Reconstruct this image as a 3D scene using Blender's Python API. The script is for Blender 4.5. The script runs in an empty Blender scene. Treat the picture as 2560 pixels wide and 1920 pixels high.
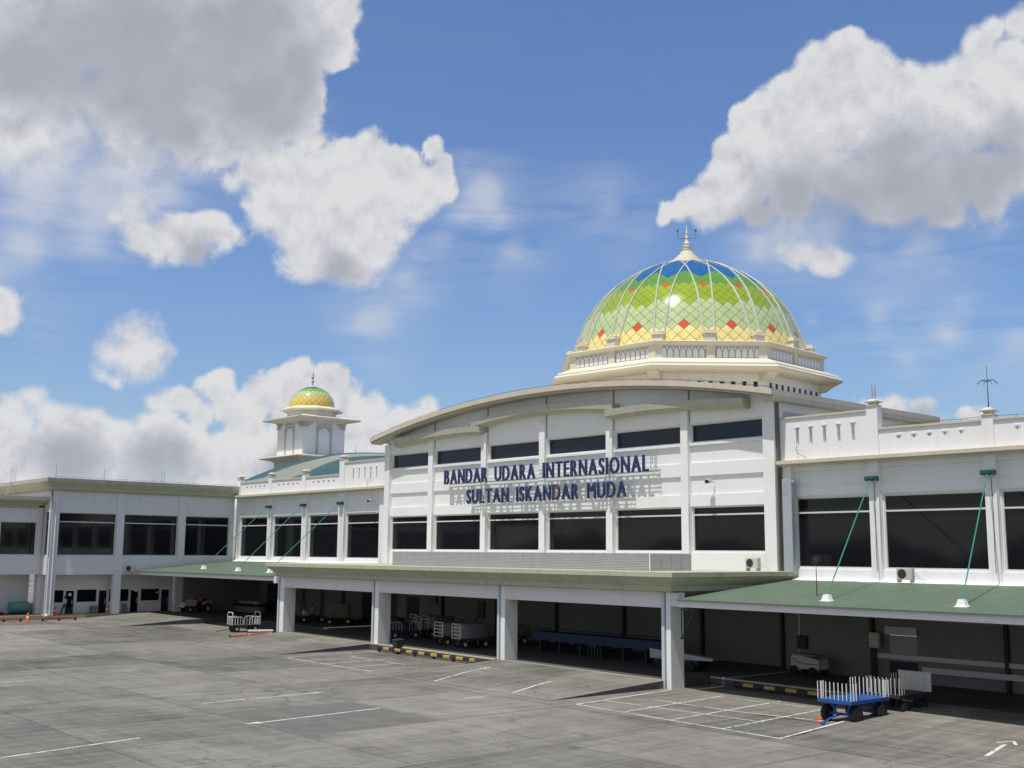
import bpy, bmesh, math, random
import numpy as np
from mathutils import Vector, Matrix
random.seed(7)
R = math.radians
sc = bpy.context.scene
col = sc.collection

# ------------------------------------------------------------------ camera, sky, sun, exposure
cam_d = bpy.data.cameras.new("camera"); cam = bpy.data.objects.new("camera", cam_d); col.objects.link(cam)
cam_d.sensor_width = 36; cam_d.lens = 39.589; cam_d.clip_end = 8000; cam_d.clip_start = 0.2
cam.matrix_world = Matrix(((0.66136002, 0.10635952, 0.74248945, 0), (0.75002569, -0.10436514, -0.65312279, 0),
                           (0.00802418, 0.98883546, -0.1487953, 7.0), (0, 0, 0, 1)))
sc.camera = cam
SUN = Vector((0.06, -0.38, 1)).normalized()
sun_d = bpy.data.lights.new("sun", 'SUN'); sun = bpy.data.objects.new("sun", sun_d); col.objects.link(sun)
sun_d.energy = 4.0; sun_d.angle = R(0.5); sun_d.color = (1, 0.96, 0.89)
sun.rotation_euler = SUN.to_track_quat('Z', 'Y').to_euler(); sun.location = (0, -50, 80)
sc.view_settings.view_transform = 'Standard'; sc.view_settings.look = 'None'
sc.view_settings.exposure = 0.02; sc.view_settings.gamma = 1
w = bpy.data.worlds.new("World"); sc.world = w; w.use_nodes = True
wt = w.node_tree; wt.nodes.clear()


def N(t, k, **kw):
    n = t.nodes.new(k)
    for a, b in kw.items():
        if a == 'ins':
            for i, v in b.items():
                if isinstance(v, bpy.types.NodeSocket): t.links.new(v, n.inputs[i])
                else: n.inputs[i].default_value = v
        else: setattr(n, a, b)
    return n


def mth(t, op, a, b=None, c=None, clamp=False):
    ins = {0: a}
    if b is not None: ins[1] = b
    if c is not None: ins[2] = c
    return N(t, 'ShaderNodeMath', operation=op, use_clamp=clamp, ins=ins).outputs[0]


def vmth(t, op, a, b=None):
    ins = {0: a}
    if b is not None: ins[1] = b
    return N(t, 'ShaderNodeVectorMath', operation=op, ins=ins).outputs[0]


def mixc(t, f, a, b, bt='MIX'):
    n = N(t, 'ShaderNodeMix', data_type='RGBA', blend_type=bt)
    for i, v in ((0, f), (6, a), (7, b)):
        if isinstance(v, bpy.types.NodeSocket): t.links.new(v, n.inputs[i])
        else: n.inputs[i].default_value = v if i == 0 or len(v) == 4 else (*v, 1)
    return n.outputs[2]


def ramp(t, f, stops):
    n = N(t, 'ShaderNodeValToRGB', ins={0: f})
    e = n.color_ramp.elements
    while len(e) < len(stops): e.new(0.5)
    for el, (p, c) in zip(e, stops):
        el.position = p; el.color = c if len(c) == 4 else (*c, 1)
    return n.outputs[0]


def fbm(t, v, scale, det=6, rough=0.55, dist=0.0, lac=2.0):
    return N(t, 'ShaderNodeTexNoise', ins={'Vector': v, 'Scale': scale, 'Detail': det, 'Roughness': rough, 'Distortion': dist, 'Lacunarity': lac}).outputs[0]


sky = N(wt, 'ShaderNodeTexSky', sky_type='NISHITA', sun_disc=False, sun_elevation=math.asin(SUN.z),
        sun_rotation=math.atan2(SUN.x, SUN.y), altitude=0, air_density=1.3, dust_density=0.6, ozone_density=2.2)
tc = N(wt, 'ShaderNodeTexCoord').outputs['Generated']
sx = N(wt, 'ShaderNodeSeparateXYZ', ins={0: tc})
# unseen cumulus added behind the camera for pale fill light and reflections
nz = fbm(wt, tc, 3.2, 7, 0.55)
cl = mth(wt, 'MULTIPLY', mth(wt, 'MULTIPLY', mth(wt, 'SUBTRACT', nz, 0.43), 9, clamp=True), mth(wt, 'MULTIPLY', mth(wt, 'ADD', mth(wt, 'MULTIPLY', sx.outputs[1], -1), 0.05), 5, clamp=True))
skyc = mixc(wt, 1.0, sky.outputs[0], (0.73, 0.86, 1.14), 'MULTIPLY')
sky_with_fill = mixc(wt, cl, skyc, (5.4, 5.25, 5.1))
bg = N(wt, 'ShaderNodeBackground', ins={'Color': sky_with_fill, 'Strength': 0.105})
N(wt, 'ShaderNodeOutputWorld', ins={0: bg.outputs[0]})

# ------------------------------------------------------------------ materials


def new_mat(name):
    m = bpy.data.materials.new(name); m.use_nodes = True; t = m.node_tree; t.nodes.clear()
    return m, t


def pbr(name, c, rough=0.7, spec=0.3, metal=0.0, var=0.12, scale=0.6, streak=0.0, bump=0.0, bscale=20, grime=None, coat=0.0):
    m, t = new_mat(name)
    co = N(t, 'ShaderNodeTexCoord').outputs['Object']
    base = (*c, 1)
    n1 = fbm(t, co, scale, 5, 0.6)
    k = mth(t, 'MULTIPLY_ADD', mth(t, 'SUBTRACT', n1, 0.5), var * 2, 1.0)
    colr = N(t, 'ShaderNodeVectorMath', operation='SCALE', ins={0: base[:3], 'Scale': k}).outputs[0]
    if streak:
        mp = N(t, 'ShaderNodeMapping', ins={'Vector': co, 'Scale': (1.1, 1.1, 0.10)}).outputs[0]
        s = fbm(t, mp, 1.6, 5, 0.65)
        s = mth(t, 'MULTIPLY', mth(t, 'SUBTRACT', s, 0.54, clamp=True), 6, clamp=True)
        g = grime or (0.23, 0.22, 0.19)
        colr = mixc(t, mth(t, 'MULTIPLY', s, streak), colr, g)
    p = N(t, 'ShaderNodeBsdfPrincipled', ins={'Base Color': colr, 'Roughness': rough, 'Metallic': metal, 'Specular IOR Level': spec, 'Coat Weight': coat})
    if bump:
        b = N(t, 'ShaderNodeBump', ins={'Height': fbm(t, co, bscale, 4), 'Strength': bump, 'Distance': 0.02})
        t.links.new(b.outputs[0], p.inputs['Normal'])
    N(t, 'ShaderNodeOutputMaterial', ins={0: p.outputs[0]})
    return m


def corrugated(name, c, axis, pitch=0.2, var=0.15, rust=0.0):
    m, t = new_mat(name)
    co = N(t, 'ShaderNodeTexCoord').outputs['Object']
    n1 = fbm(t, co, 0.5, 5, 0.6)
    k = mth(t, 'MULTIPLY_ADD', mth(t, 'SUBTRACT', n1, 0.5), var * 2, 1.0)
    colr = N(t, 'ShaderNodeVectorMath', operation='SCALE', ins={0: c, 'Scale': k}).outputs[0]
    mp = N(t, 'ShaderNodeMapping', ins={'Vector': co, 'Scale': (2, 0.2, 0.2) if axis == 0 else (0.2, 2, .2)}).outputs[0]
    s = mth(t, 'MULTIPLY', mth(t, 'SUBTRACT', fbm(t, mp, 1.0, 5, 0.7), 0.52, clamp=True), 5, clamp=True)
    colr = mixc(t, mth(t, 'MULTIPLY', s, 0.45), colr, (c[0] * 1.5 + .06, c[1] * 1.3 + .05, c[2] * 1.5 + .05))
    sp = N(t, 'ShaderNodeSeparateXYZ', ins={0: co}).outputs[axis]
    wv = mth(t, 'SINE', mth(t, 'MULTIPLY', sp, 6.2832 / pitch))
    b = N(t, 'ShaderNodeBump', ins={'Height': wv, 'Strength': 0.9, 'Distance': pitch * 0.18})
    dk = mth(t, 'MULTIPLY', mth(t, 'GREATER_THAN', wv, 0.9), 0.35)
    colr = mixc(t, dk, colr, (c[0] * .55, c[1] * .55, c[2] * .55))
    p = N(t, 'ShaderNodeBsdfPrincipled', ins={'Base Color': colr, 'Roughness': 0.55, 'Specular IOR Level': 0.3, 'Normal': b.outputs[0]})
    N(t, 'ShaderNodeOutputMaterial', ins={0: p.outputs[0]})
    return m


M = {}
M['white'] = pbr('white_plaster', (0.80, 0.80, 0.79), 0.75, 0.25, var=0.06, streak=0.15, bump=0.12, grime=(0.42, 0.42, 0.38))
M['white2'] = pbr('grey_white_plaster', (0.70, 0.70, 0.70), 0.8, 0.2, var=0.05, streak=0.10, bump=0.12)
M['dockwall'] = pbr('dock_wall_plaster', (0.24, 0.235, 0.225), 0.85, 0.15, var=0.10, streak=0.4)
M['olive'] = pbr('olive_trim_paint', (0.46, 0.44, 0.36), 0.8, 0.2, var=0.08, streak=0.35, grime=(0.16, 0.17, 0.12))
M['olive2'] = pbr('weathered_olive_cornice', (0.44, 0.45, 0.33), 0.85, 0.2, var=0.14, streak=0.4, grime=(0.14, 0.17, 0.10))
M['beige'] = pbr('beige_coping', (0.60, 0.53, 0.42), 0.8, 0.2, var=0.12, streak=0.35, grime=(0.3, 0.27, 0.2))
M['cream'] = pbr('cream_stone_paint', (0.68, 0.64, 0.51), 0.7, 0.25, var=0.07, streak=0.15, grime=(0.45, 0.38, 0.25))
M['greytrim'] = pbr('grey_relief_paint', (0.47, 0.47, 0.43), 0.8, 0.2, var=0.06)
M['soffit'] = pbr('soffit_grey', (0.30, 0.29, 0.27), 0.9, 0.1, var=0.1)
M['glass'] = pbr('dark_tinted_glass', (0.009, 0.010, 0.012), 0.05, 0.36, var=0.3, scale=0.3)
M['glassblue'] = pbr('blue_tinted_glass', (0.010, 0.014, 0.03), 0.05, 0.4, var=0.3, scale=0.3)
M['frame'] = pbr('window_frame_paint', (0.62, 0.63, 0.62), 0.5, 0.4, var=0.04)
M['greenroof'] = corrugated('green_canopy_sheet', (0.130, 0.185, 0.122), 0, 0.26)
M['tealroof'] = corrugated('teal_roof_sheet', (0.030, 0.105, 0.115), 0, 0.5)
M['green'] = pbr('green_steel_paint', (0.03, 0.24, 0.17), 0.45, 0.45, var=0.15)
M['darkgreen'] = pbr('dark_green_bracket', (0.015, 0.10, 0.07), 0.5, 0.4)
M['steel'] = pbr('galvanised_steel', (0.42, 0.46, 0.50), 0.45, 0.5, metal=0.3, var=0.2)
M['pipe'] = pbr('grey_pipe', (0.50, 0.56, 0.60), 0.5, 0.4, var=0.1)
M['rib'] = pbr('dome_rib_paint', (0.50, 0.50, 0.44), 0.45, 0.4, var=0.08)
M['black'] = pbr('black_rubber', (0.02, 0.02, 0.02), 0.8, 0.3, var=0.2)
M['dark'] = pbr('dark_metal', (0.035, 0.035, 0.04), 0.6, 0.4, var=0.3)
M['navy'] = pbr('navy_sign_paint', (0.022, 0.034, 0.105), 0.45, 0.4, var=0.25, scale=3)
M['rust'] = pbr('faded_maroon_letter', (0.06, 0.04, 0.07), 0.6, 0.3, var=0.3, scale=3)
M['blue'] = pbr('blue_cart_paint', (0.02, 0.085, 0.32), 0.4, 0.5, var=0.12, scale=3)
M['bluedk'] = pbr('dark_blue_paint', (0.018, 0.04, 0.10), 0.5, 0.4, var=0.2, scale=2)
M['rail'] = pbr('white_rail_paint', (0.75, 0.75, 0.70), 0.5, 0.4, var=0.08)
M['yellow'] = pbr('yellow_paint', (0.62, 0.38, 0.05), 0.6, 0.3, var=0.2, scale=4)
M['orange'] = pbr('orange_paint', (0.75, 0.16, 0.03), 0.55, 0.3, var=0.15, scale=4)
M['conewhite'] = pbr('cone_white_band', (0.8, 0.8, 0.78), 0.5, 0.3)
M['purpleflash'] = pbr('purple_flashing', (0.13, 0.08, 0.13), 0.7, 0.3)
M['acwhite'] = pbr('ac_casing', (0.55, 0.54, 0.47), 0.5, 0.4, var=0.1, scale=3)
M['skin'] = pbr('brown_skin', (0.22, 0.12, 0.07), 0.6, 0.3)
M['hair'] = pbr('black_hair', (0.012, 0.01, 0.01), 0.6, 0.3)
M['shirtwhite'] = pbr('white_shirt', (0.75, 0.75, 0.75), 0.85, 0.1)
M['shirtblue'] = pbr('blue_grey_shirt', (0.20, 0.26, 0.32), 0.85, 0.1)
M['shirtred'] = pbr('rust_shirt', (0.35, 0.16, 0.11), 0.85, 0.1)
M['shirtolive'] = pbr('olive_shirt', (0.14, 0.13, 0.08), 0.85, 0.1)
M['hivis'] = pbr('orange_vest', (0.85, 0.20, 0.07), 0.8, 0.1)
M['trousers'] = pbr('navy_trousers', (0.025, 0.03, 0.045), 0.85, 0.1)
M['khaki'] = pbr('khaki_canvas', (0.20, 0.20, 0.15), 0.85, 0.1, var=0.2, scale=2)
M['silver'] = pbr('silver_tarp', (0.20, 0.21, 0.22), 0.5, 0.4, var=0.2, scale=2)
M['red'] = pbr('red_cabinet', (0.15, 0.045, 0.035), 0.5, 0.4)
M['tank'] = pbr('green_tank', (0.12, 0.27, 0.22), 0.5, 0.4, var=0.15)
M['gutter'] = pbr('pale_gutter_concrete', (0.25, 0.26, 0.22), 0.85, 0.2, var=0.12, streak=0.2)
M['joint'] = pbr('brown_expansion_joint', (0.17, 0.15, 0.14), 0.9, 0.1, var=0.2)
M['leaf'] = pbr('distant_foliage', (0.035, 0.055, 0.025), 0.9, 0.1, var=0.5, scale=0.1)
M['tug'] = pbr('tug_paint', (0.55, 0.52, 0.44), 0.45, 0.4, var=0.15)


def concrete():
    m, t = new_mat('apron_concrete')
    co = N(t, 'ShaderNodeTexCoord').outputs['Object']
    mp = N(t, 'ShaderNodeMapping', ins={'Vector': co, 'Location': (0.397, 0.571, 0), 'Scale': (1 / 7.3, 1 / 7.0, 1)}).outputs[0]
    s = N(t, 'ShaderNodeSeparateXYZ', ins={0: mp})
    cell = N(t, 'ShaderNodeCombineXYZ', ins={0: mth(t, 'FLOOR', s.outputs[0]), 1: mth(t, 'FLOOR', s.outputs[1]), 2: 0.0}).outputs[0]
    wn = N(t, 'ShaderNodeTexWhiteNoise', noise_dimensions='3D', ins={'Vector': cell})
    rnd = wn.outputs['Value']
    warp = mth(t, 'MULTIPLY', mth(t, 'SUBTRACT', fbm(t, co, 0.9, 4), 0.5), 0.012)
    fx = mth(t, 'ABSOLUTE', mth(t, 'SUBTRACT', mth(t, 'FRACT', mth(t, 'ADD', s.outputs[0], warp)), 0.5))
    fy = mth(t, 'ABSOLUTE', mth(t, 'SUBTRACT', mth(t, 'FRACT', mth(t, 'ADD', s.outputs[1], warp)), 0.5))
    joint = mth(t, 'MULTIPLY', mth(t, 'SUBTRACT', mth(t, 'MAXIMUM', fx, fy), 0.4935, clamp=True), 170, clamp=True)
    soft = mth(t, 'MULTIPLY', mth(t, 'SUBTRACT', mth(t, 'MAXIMUM', fx, fy), 0.465, clamp=True), 25, clamp=True)
    big = fbm(t, co, 0.055, 5, 0.6)
    mid = fbm(t, vmth(t, 'ADD', co, vmth(t, 'SCALE', wn.outputs['Color'])), 0.4, 6, 0.62, 0.6)
    # brushed / tyre-worn streaks run along x
    st = fbm(t, N(t, 'ShaderNodeMapping', ins={'Vector': co, 'Scale': (2.6, 0.16, 1), 'Rotation': (0, 0, R(8))}).outputs[0], 0.9, 6, 0.7)
    st2 = fbm(t, N(t, 'ShaderNodeMapping', ins={'Vector': co, 'Scale': (0.16, 2.6, 1), 'Rotation': (0, 0, R(-14))}).outputs[0], 0.9, 6, 0.7)
    fine = fbm(t, co, 9, 5, 0.7)
    v = mth(t, 'MULTIPLY_ADD', mth(t, 'SUBTRACT', rnd, 0.5), 0.34, 0.155 * 6.2)
    v = mth(t, 'ADD', v, mth(t, 'MULTIPLY', mth(t, 'SUBTRACT', big, 0.5), 1.7))
    v = mth(t, 'ADD', v, mth(t, 'MULTIPLY', mth(t, 'SUBTRACT', mid, 0.5), 1.0))
    v = mth(t, 'ADD', v, mth(t, 'MULTIPLY', mth(t, 'SUBTRACT', st, 0.5), 1.1))
    v = mth(t, 'ADD', v, mth(t, 'MULTIPLY', mth(t, 'SUBTRACT', st2, 0.5), 0.75))
    v = mth(t, 'ADD', v, mth(t, 'MULTIPLY', mth(t, 'SUBTRACT', fine, 0.5), 0.45))
    v = mth(t, 'MAXIMUM', v, 0.35)
    stain = mth(t, 'MULTIPLY', mth(t, 'SUBTRACT', fbm(t, co, 0.75, 3, 0.5, 1.0), 0.64, clamp=True), 7, clamp=True)
    v = mth(t, 'MULTIPLY', v, mth(t, 'SUBTRACT', 1.0, mth(t, 'MULTIPLY', stain, 0.35)))
    v = mth(t, 'MULTIPLY', v, mth(t, 'SUBTRACT', 1.0, mth(t, 'MULTIPLY', soft, 0.10)))
    v = mth(t, 'MULTIPLY', v, mth(t, 'SUBTRACT', 1.0, mth(t, 'MULTIPLY', joint, 0.5)))
    v = mth(t, 'MULTIPLY', v, GROUND)
    colr = vmth(t, 'MULTIPLY', N(t, 'ShaderNodeCombineXYZ', ins={0: v, 1: v, 2: v}).outputs[0], (1.03, 0.98, 0.83))
    vo = N(t, 'ShaderNodeTexVoronoi', feature='DISTANCE_TO_EDGE', ins={'Vector': vmth(t, 'ADD', co, vmth(t, 'MULTIPLY', N(t, 'ShaderNodeTexNoise', ins={'Vector': co, 'Scale': 0.7, 'Detail': 5.0}).outputs[1], (3, 3, 0))), 'Scale': 0.11}).outputs[0]
    crack = mth(t, 'MULTIPLY', mth(t, 'LESS_THAN', vo, 0.004), mth(t, 'GREATER_THAN', big, 0.5))
    colr = mixc(t, mth(t, 'MULTIPLY', crack, 0.4), colr, (0.05, 0.05, 0.045))
    drip = mth(t, 'MULTIPLY', mth(t, 'SUBTRACT', fbm(t, co, 2.6, 3, 0.5), 0.70, clamp=True), 14, clamp=True)
    colr = mixc(t, mth(t, 'MULTIPLY', drip, 0.5), colr, (0.06, 0.058, 0.05))
    b = N(t, 'ShaderNodeBump', ins={'Height': fine, 'Strength': 0.35, 'Distance': 0.02})
    p = N(t, 'ShaderNodeBsdfPrincipled', ins={'Base Color': colr, 'Roughness': 0.85, 'Specular IOR Level': 0.25, 'Normal': b.outputs[0]})
    N(t, 'ShaderNodeOutputMaterial', ins={0: p.outputs[0]})
    return m


GROUND = 0.186
M['concrete'] = concrete()
M['patch'] = pbr('darker_repaired_slab', (0.145, 0.142, 0.125), 0.85, 0.2, var=0.4, scale=0.9)
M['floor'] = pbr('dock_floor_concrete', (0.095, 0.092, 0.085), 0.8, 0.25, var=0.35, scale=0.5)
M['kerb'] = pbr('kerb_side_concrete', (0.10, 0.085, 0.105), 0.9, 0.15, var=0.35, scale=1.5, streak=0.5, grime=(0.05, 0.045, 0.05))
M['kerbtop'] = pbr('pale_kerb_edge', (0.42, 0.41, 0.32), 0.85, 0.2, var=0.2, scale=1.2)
M['yellowkerb'] = pbr('faded_yellow_kerb', (0.40, 0.34, 0.17), 0.85, 0.2, var=0.3, scale=1.5)


def worn_paint():
    m, t = new_mat('worn_white_marking')
    co = N(t, 'ShaderNodeTexCoord').outputs['Object']
    n = mth(t, 'MULTIPLY', mth(t, 'SUBTRACT', fbm(t, co, 2.4, 6, 0.75), 0.37, clamp=True), 7, clamp=True)
    colr = mixc(t, n, (0.19, 0.19, 0.17), (0.64, 0.64, 0.58))
    p = N(t, 'ShaderNodeBsdfPrincipled', ins={'Base Color': colr, 'Roughness': 0.8})
    N(t, 'ShaderNodeOutputMaterial', ins={0: p.outputs[0]})
    return m


M['marking'] = worn_paint()


def stripes(name, a, b, pitch, axis):
    m, t = new_mat(name)
    co = N(t, 'ShaderNodeTexCoord').outputs['Object']
    s = N(t, 'ShaderNodeSeparateXYZ', ins={0: co}).outputs[axis]
    f = mth(t, 'GREATER_THAN', mth(t, 'FRACT', mth(t, 'DIVIDE', s, pitch)), 0.5)
    wear = mth(t, 'MULTIPLY', mth(t, 'SUBTRACT', fbm(t, co, 5, 4, 0.7), 0.55, clamp=True), 5, clamp=True)
    c = mixc(t, mth(t, 'MULTIPLY', wear, 0.5), mixc(t, f, a, b), (0.12, 0.11, 0.10))
    p = N(t, 'ShaderNodeBsdfPrincipled', ins={'Base Color': c, 'Roughness': 0.6})
    N(t, 'ShaderNodeOutputMaterial', ins={0: p.outputs[0]})
    return m


M['hazardx'] = stripes('yellow_black_stripes', (0.02, 0.02, 0.02), (0.50, 0.33, 0.07), 1.35, 0)
M['hazardy'] = stripes('red_black_stripes', (0.06, 0.03, 0.03), (0.45, 0.16, 0.08), 0.8, 1)


def louvre():
    m, t = new_mat('louvre_slats')
    co = N(t, 'ShaderNodeTexCoord').outputs['Object']
    s = N(t, 'ShaderNodeSeparateXYZ', ins={0: co})
    f = mth(t, 'FRACT', mth(t, 'DIVIDE', s.outputs[2], 0.095))
    c = mixc(t, mth(t, 'GREATER_THAN', f, 0.72), (0.60, 0.61, 0.64), (0.20, 0.20, 0.21))
    c = mixc(t, mth(t, 'MULTIPLY', fbm(t, co, 1.5, 5), 0.35), c, (0.28, 0.28, 0.28))
    b = N(t, 'ShaderNodeBump', ins={'Height': f, 'Strength': 0.8, 'Distance': 0.03})
    p = N(t, 'ShaderNodeBsdfPrincipled', ins={'Base Color': c, 'Roughness': 0.5, 'Normal': b.outputs[0]})
    N(t, 'ShaderNodeOutputMaterial', ins={0: p.outputs[0]})
    return m


M['louvre'] = louvre()


def tile(name, c, rough=0.14):
    m, t = new_mat(name)
    uv = N(t, 'ShaderNodeUVMap', uv_map='UVMap').outputs[0]
    s = N(t, 'ShaderNodeSeparateXYZ', ins={0: uv})
    ex = mth(t, 'ABSOLUTE', mth(t, 'SUBTRACT', s.outputs[0], 0.5)); ey = mth(t, 'ABSOLUTE', mth(t, 'SUBTRACT', s.outputs[1], 0.5))
    seam = mth(t, 'GREATER_THAN', mth(t, 'MAXIMUM', ex, ey), 0.465)
    co = N(t, 'ShaderNodeTexCoord').outputs['Object']
    k = mth(t, 'MULTIPLY_ADD', mth(t, 'SUBTRACT', fbm(t, co, 1.1, 4), 0.5), 0.45, 1.0)
    cc = N(t, 'ShaderNodeVectorMath', operation='SCALE', ins={0: c, 'Scale': k}).outputs[0]
    cc = mixc(t, mth(t, 'MULTIPLY', seam, 0.8), cc, (0.10, 0.11, 0.06))
    p = N(t, 'ShaderNodeBsdfPrincipled', ins={'Base Color': cc, 'Roughness': rough, 'Specular IOR Level': 0.42, 'Coat Weight': 0.08, 'Coat Roughness': 0.08})
    N(t, 'ShaderNodeOutputMaterial', ins={0: p.outputs[0]})
    return m


TILES = [tile('tile_cream', (0.86, 0.70, 0.27)), tile('tile_pale_green', (0.46, 0.55, 0.27)), tile('tile_lime', (0.28, 0.40, 0.02)),
         tile('tile_green', (0.12, 0.30, 0.035)), tile('tile_blue', (0.015, 0.125, 0.34)), tile('tile_red', (0.62, 0.10, 0.035)), tile('tile_gold', (0.78, 0.57, 0.12))]

# ------------------------------------------------------------------ mesh helpers


class MB:
    def __init__(s): s.v = []; s.f = []; s.mi = []; s.cur = 0
    def add(s, vs, fs):
        o = len(s.v); s.v += [tuple(p) for p in vs]
        for f in fs: s.f.append([o + i for i in f]); s.mi.append(s.cur)
        return s
    def box(s, x0, x1, y0, y1, z0, z1):
        x0, x1 = sorted((x0, x1)); y0, y1 = sorted((y0, y1)); z0, z1 = sorted((z0, z1))
        return s.add([(x0, y0, z0), (x1, y0, z0), (x1, y1, z0), (x0, y1, z0), (x0, y0, z1), (x1, y0, z1), (x1, y1, z1), (x0, y1, z1)],
                     [(3, 2, 1, 0), (4, 5, 6, 7), (0, 1, 5, 4), (1, 2, 6, 5), (2, 3, 7, 6), (3, 0, 4, 7)])
    def prism(s, pts, a, b, ax):
        """closed 2D outline swept along axis ax from a to b; pts are the two other coordinates in order"""
        n = len(pts)
        def P(p, q):
            if ax == 0: return (q, p[0], p[1])
            if ax == 1: return (p[0], q, p[1])
            return (p[0], p[1], q)
        vs = [P(p, a) for p in pts] + [P(p, b) for p in pts]
        return s.add(vs, [tuple(range(n))[::-1], tuple(range(n, 2 * n))] + [(i, (i + 1) % n, n + (i + 1) % n, n + i) for i in range(n)])
    def rings(s, rs, cap0=True, cap1=True, closed=True):
        n = len(rs[0]); vs = [p for r in rs for p in r]; fs = []
        for k in range(len(rs) - 1):
            for i in range(n if closed else n - 1):
                j = (i + 1) % n; fs.append((k * n + i, k * n + j, (k + 1) * n + j, (k + 1) * n + i))
        if cap0: fs.append(tuple(range(n))[::-1])
        if cap1: fs.append(tuple(range((len(rs) - 1) * n, len(rs) * n)))
        return s.add(vs, fs)
    def tube(s, pts, r, n=8):
        pts = [Vector(p) for p in pts]; rs = []
        for i, p in enumerate(pts):
            d = (pts[min(i + 1, len(pts) - 1)] - pts[max(i - 1, 0)]).normalized()
            a = d.orthogonal().normalized() if i == 0 else (a - d * a.dot(d)).normalized()
            b = d.cross(a); rr = r[i] if isinstance(r, (list, tuple)) else r
            rs.append([p + (a * math.cos(2 * math.pi * k / n) + b * math.sin(2 * math.pi * k / n)) * rr for k in range(n)])
        return s.rings(rs)
    def lathe(s, prof, c, n=24, rot=0.0):
        rs = [[(c[0] + r * math.cos(2 * math.pi * k / n + rot), c[1] + r * math.sin(2 * math.pi * k / n + rot), z) for k in range(n)] for r, z in prof]
        return s.rings(rs)
    def rects(s, x0, x1, y0, y1, prof):
        """moulding round a rectangle: prof = (offset, z) from bottom to top"""
        return s.rings([[(x0 - o, y0 - o, z), (x1 + o, y0 - o, z), (x1 + o, y1 + o, z), (x0 - o, y1 + o, z)] for o, z in prof])
    def sheet(s, u0, u1, v0, v1, holes, d0, d1, ax):
        """wall slab with rectangular holes; ax=1: u is x, d is y; ax=0: u is y, d is x"""
        us = sorted({u0, u1, *[h[0] for h in holes], *[h[1] for h in holes]}); vs = sorted({v0, v1, *[h[2] for h in holes], *[h[3] for h in holes]})
        us = [u for u in us if u0 <= u <= u1]; vs = [v for v in vs if v0 <= v <= v1]
        P = (lambda u, d, v: (u, d, v)) if ax == 1 else (lambda u, d, v: (d, u, v))
        def solid(i, j):
            if i < 0 or j < 0 or i >= len(us) - 1 or j >= len(vs) - 1: return False
            cu = (us[i] + us[i + 1]) / 2; cv = (vs[j] + vs[j + 1]) / 2
            return not any(h[0] < cu < h[1] and h[2] < cv < h[3] for h in holes)
        for i in range(len(us) - 1):
            for j in range(len(vs) - 1):
                if not solid(i, j): continue
                a, b, c, d = us[i], us[i + 1], vs[j], vs[j + 1]
                s.add([P(a, d0, c), P(b, d0, c), P(b, d0, d), P(a, d0, d)], [(0, 1, 2, 3)])
                s.add([P(a, d1, c), P(b, d1, c), P(b, d1, d), P(a, d1, d)], [(3, 2, 1, 0)])
                if not solid(i - 1, j): s.add([P(a, d0, c), P(a, d1, c), P(a, d1, d), P(a, d0, d)], [(3, 2, 1, 0)])
                if not solid(i + 1, j): s.add([P(b, d0, c), P(b, d1, c), P(b, d1, d), P(b, d0, d)], [(0, 1, 2, 3)])
                if not solid(i, j - 1): s.add([P(a, d0, c), P(b, d0, c), P(b, d1, c), P(a, d1, c)], [(3, 2, 1, 0)])
                if not solid(i, j + 1): s.add([P(a, d0, d), P(b, d0, d), P(b, d1, d), P(a, d1, d)], [(0, 1, 2, 3)])
        return s
    def xf(s, mat, start=0):
        for i in range(start, len(s.v)): s.v[i] = tuple(mat @ Vector(s.v[i]))
        return s
    def build(s, name, mat, parent=None, smooth=False, bevel=0.0, loc=None, fix=True):
        me = bpy.data.meshes.new(name); me.from_pydata(s.v, [], s.f); me.validate()
        mats = mat if isinstance(mat, list) else [mat]
        for m in mats: me.materials.append(M[m] if isinstance(m, str) else m)
        if fix:
            bm = bmesh.new(); bm.from_mesh(me); bmesh.ops.remove_doubles(bm, verts=bm.verts, dist=0.0005)
            bmesh.ops.recalc_face_normals(bm, faces=bm.faces); bm.to_mesh(me); bm.free()
        if len(mats) > 1 and len(me.polygons) == len(s.mi):
            for p, i in zip(me.polygons, s.mi): p.material_index = i
        if smooth:
            me.polygons.foreach_set('use_smooth', [True] * len(me.polygons)); me.set_sharp_from_angle(angle=R(40))
        o = bpy.data.objects.new(name, me); col.objects.link(o)
        if parent is not None: o.parent = parent
        if loc is not None: o.location = loc
        if bevel:
            b = o.modifiers.new('bevel', 'BEVEL'); b.width = bevel; b.segments = 2; b.limit_method = 'ANGLE'; b.angle_limit = R(50)
        return o


def thing(name, label, cat, group=None, loc=(0, 0, 0), rz=0.0):
    o = bpy.data.objects.new(name, None); col.objects.link(o); o.empty_display_size = 0.5
    o.location = loc; o.rotation_euler = (0, 0, rz); o['label'] = label; o['category'] = cat; o['kind'] = 'thing'
    if group: o['group'] = group
    return o


def tag(o, label, cat, group=None, kind='thing'):
    o['label'] = label; o['category'] = cat; o['kind'] = kind
    if group: o['group'] = group
    return o


def struct(o): o['kind'] = 'structure'; return o


def dup(root, loc, rz, label, group=None):
    r = root.copy(); col.objects.link(r); r.location = loc; r.rotation_euler = (0, 0, rz); r['label'] = label
    if group: r['group'] = group
    for ch in list(root.children):
        c = ch.copy(); col.objects.link(c); c.parent = r
        for g in ch.children:
            d = g.copy(); col.objects.link(d); d.parent = c
    return r


def zg(x): return -0.0079 * (max(x, -125.0) + 54) if x < 30 else -0.66
def zf(x): return zg(x) + 0.42
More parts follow.
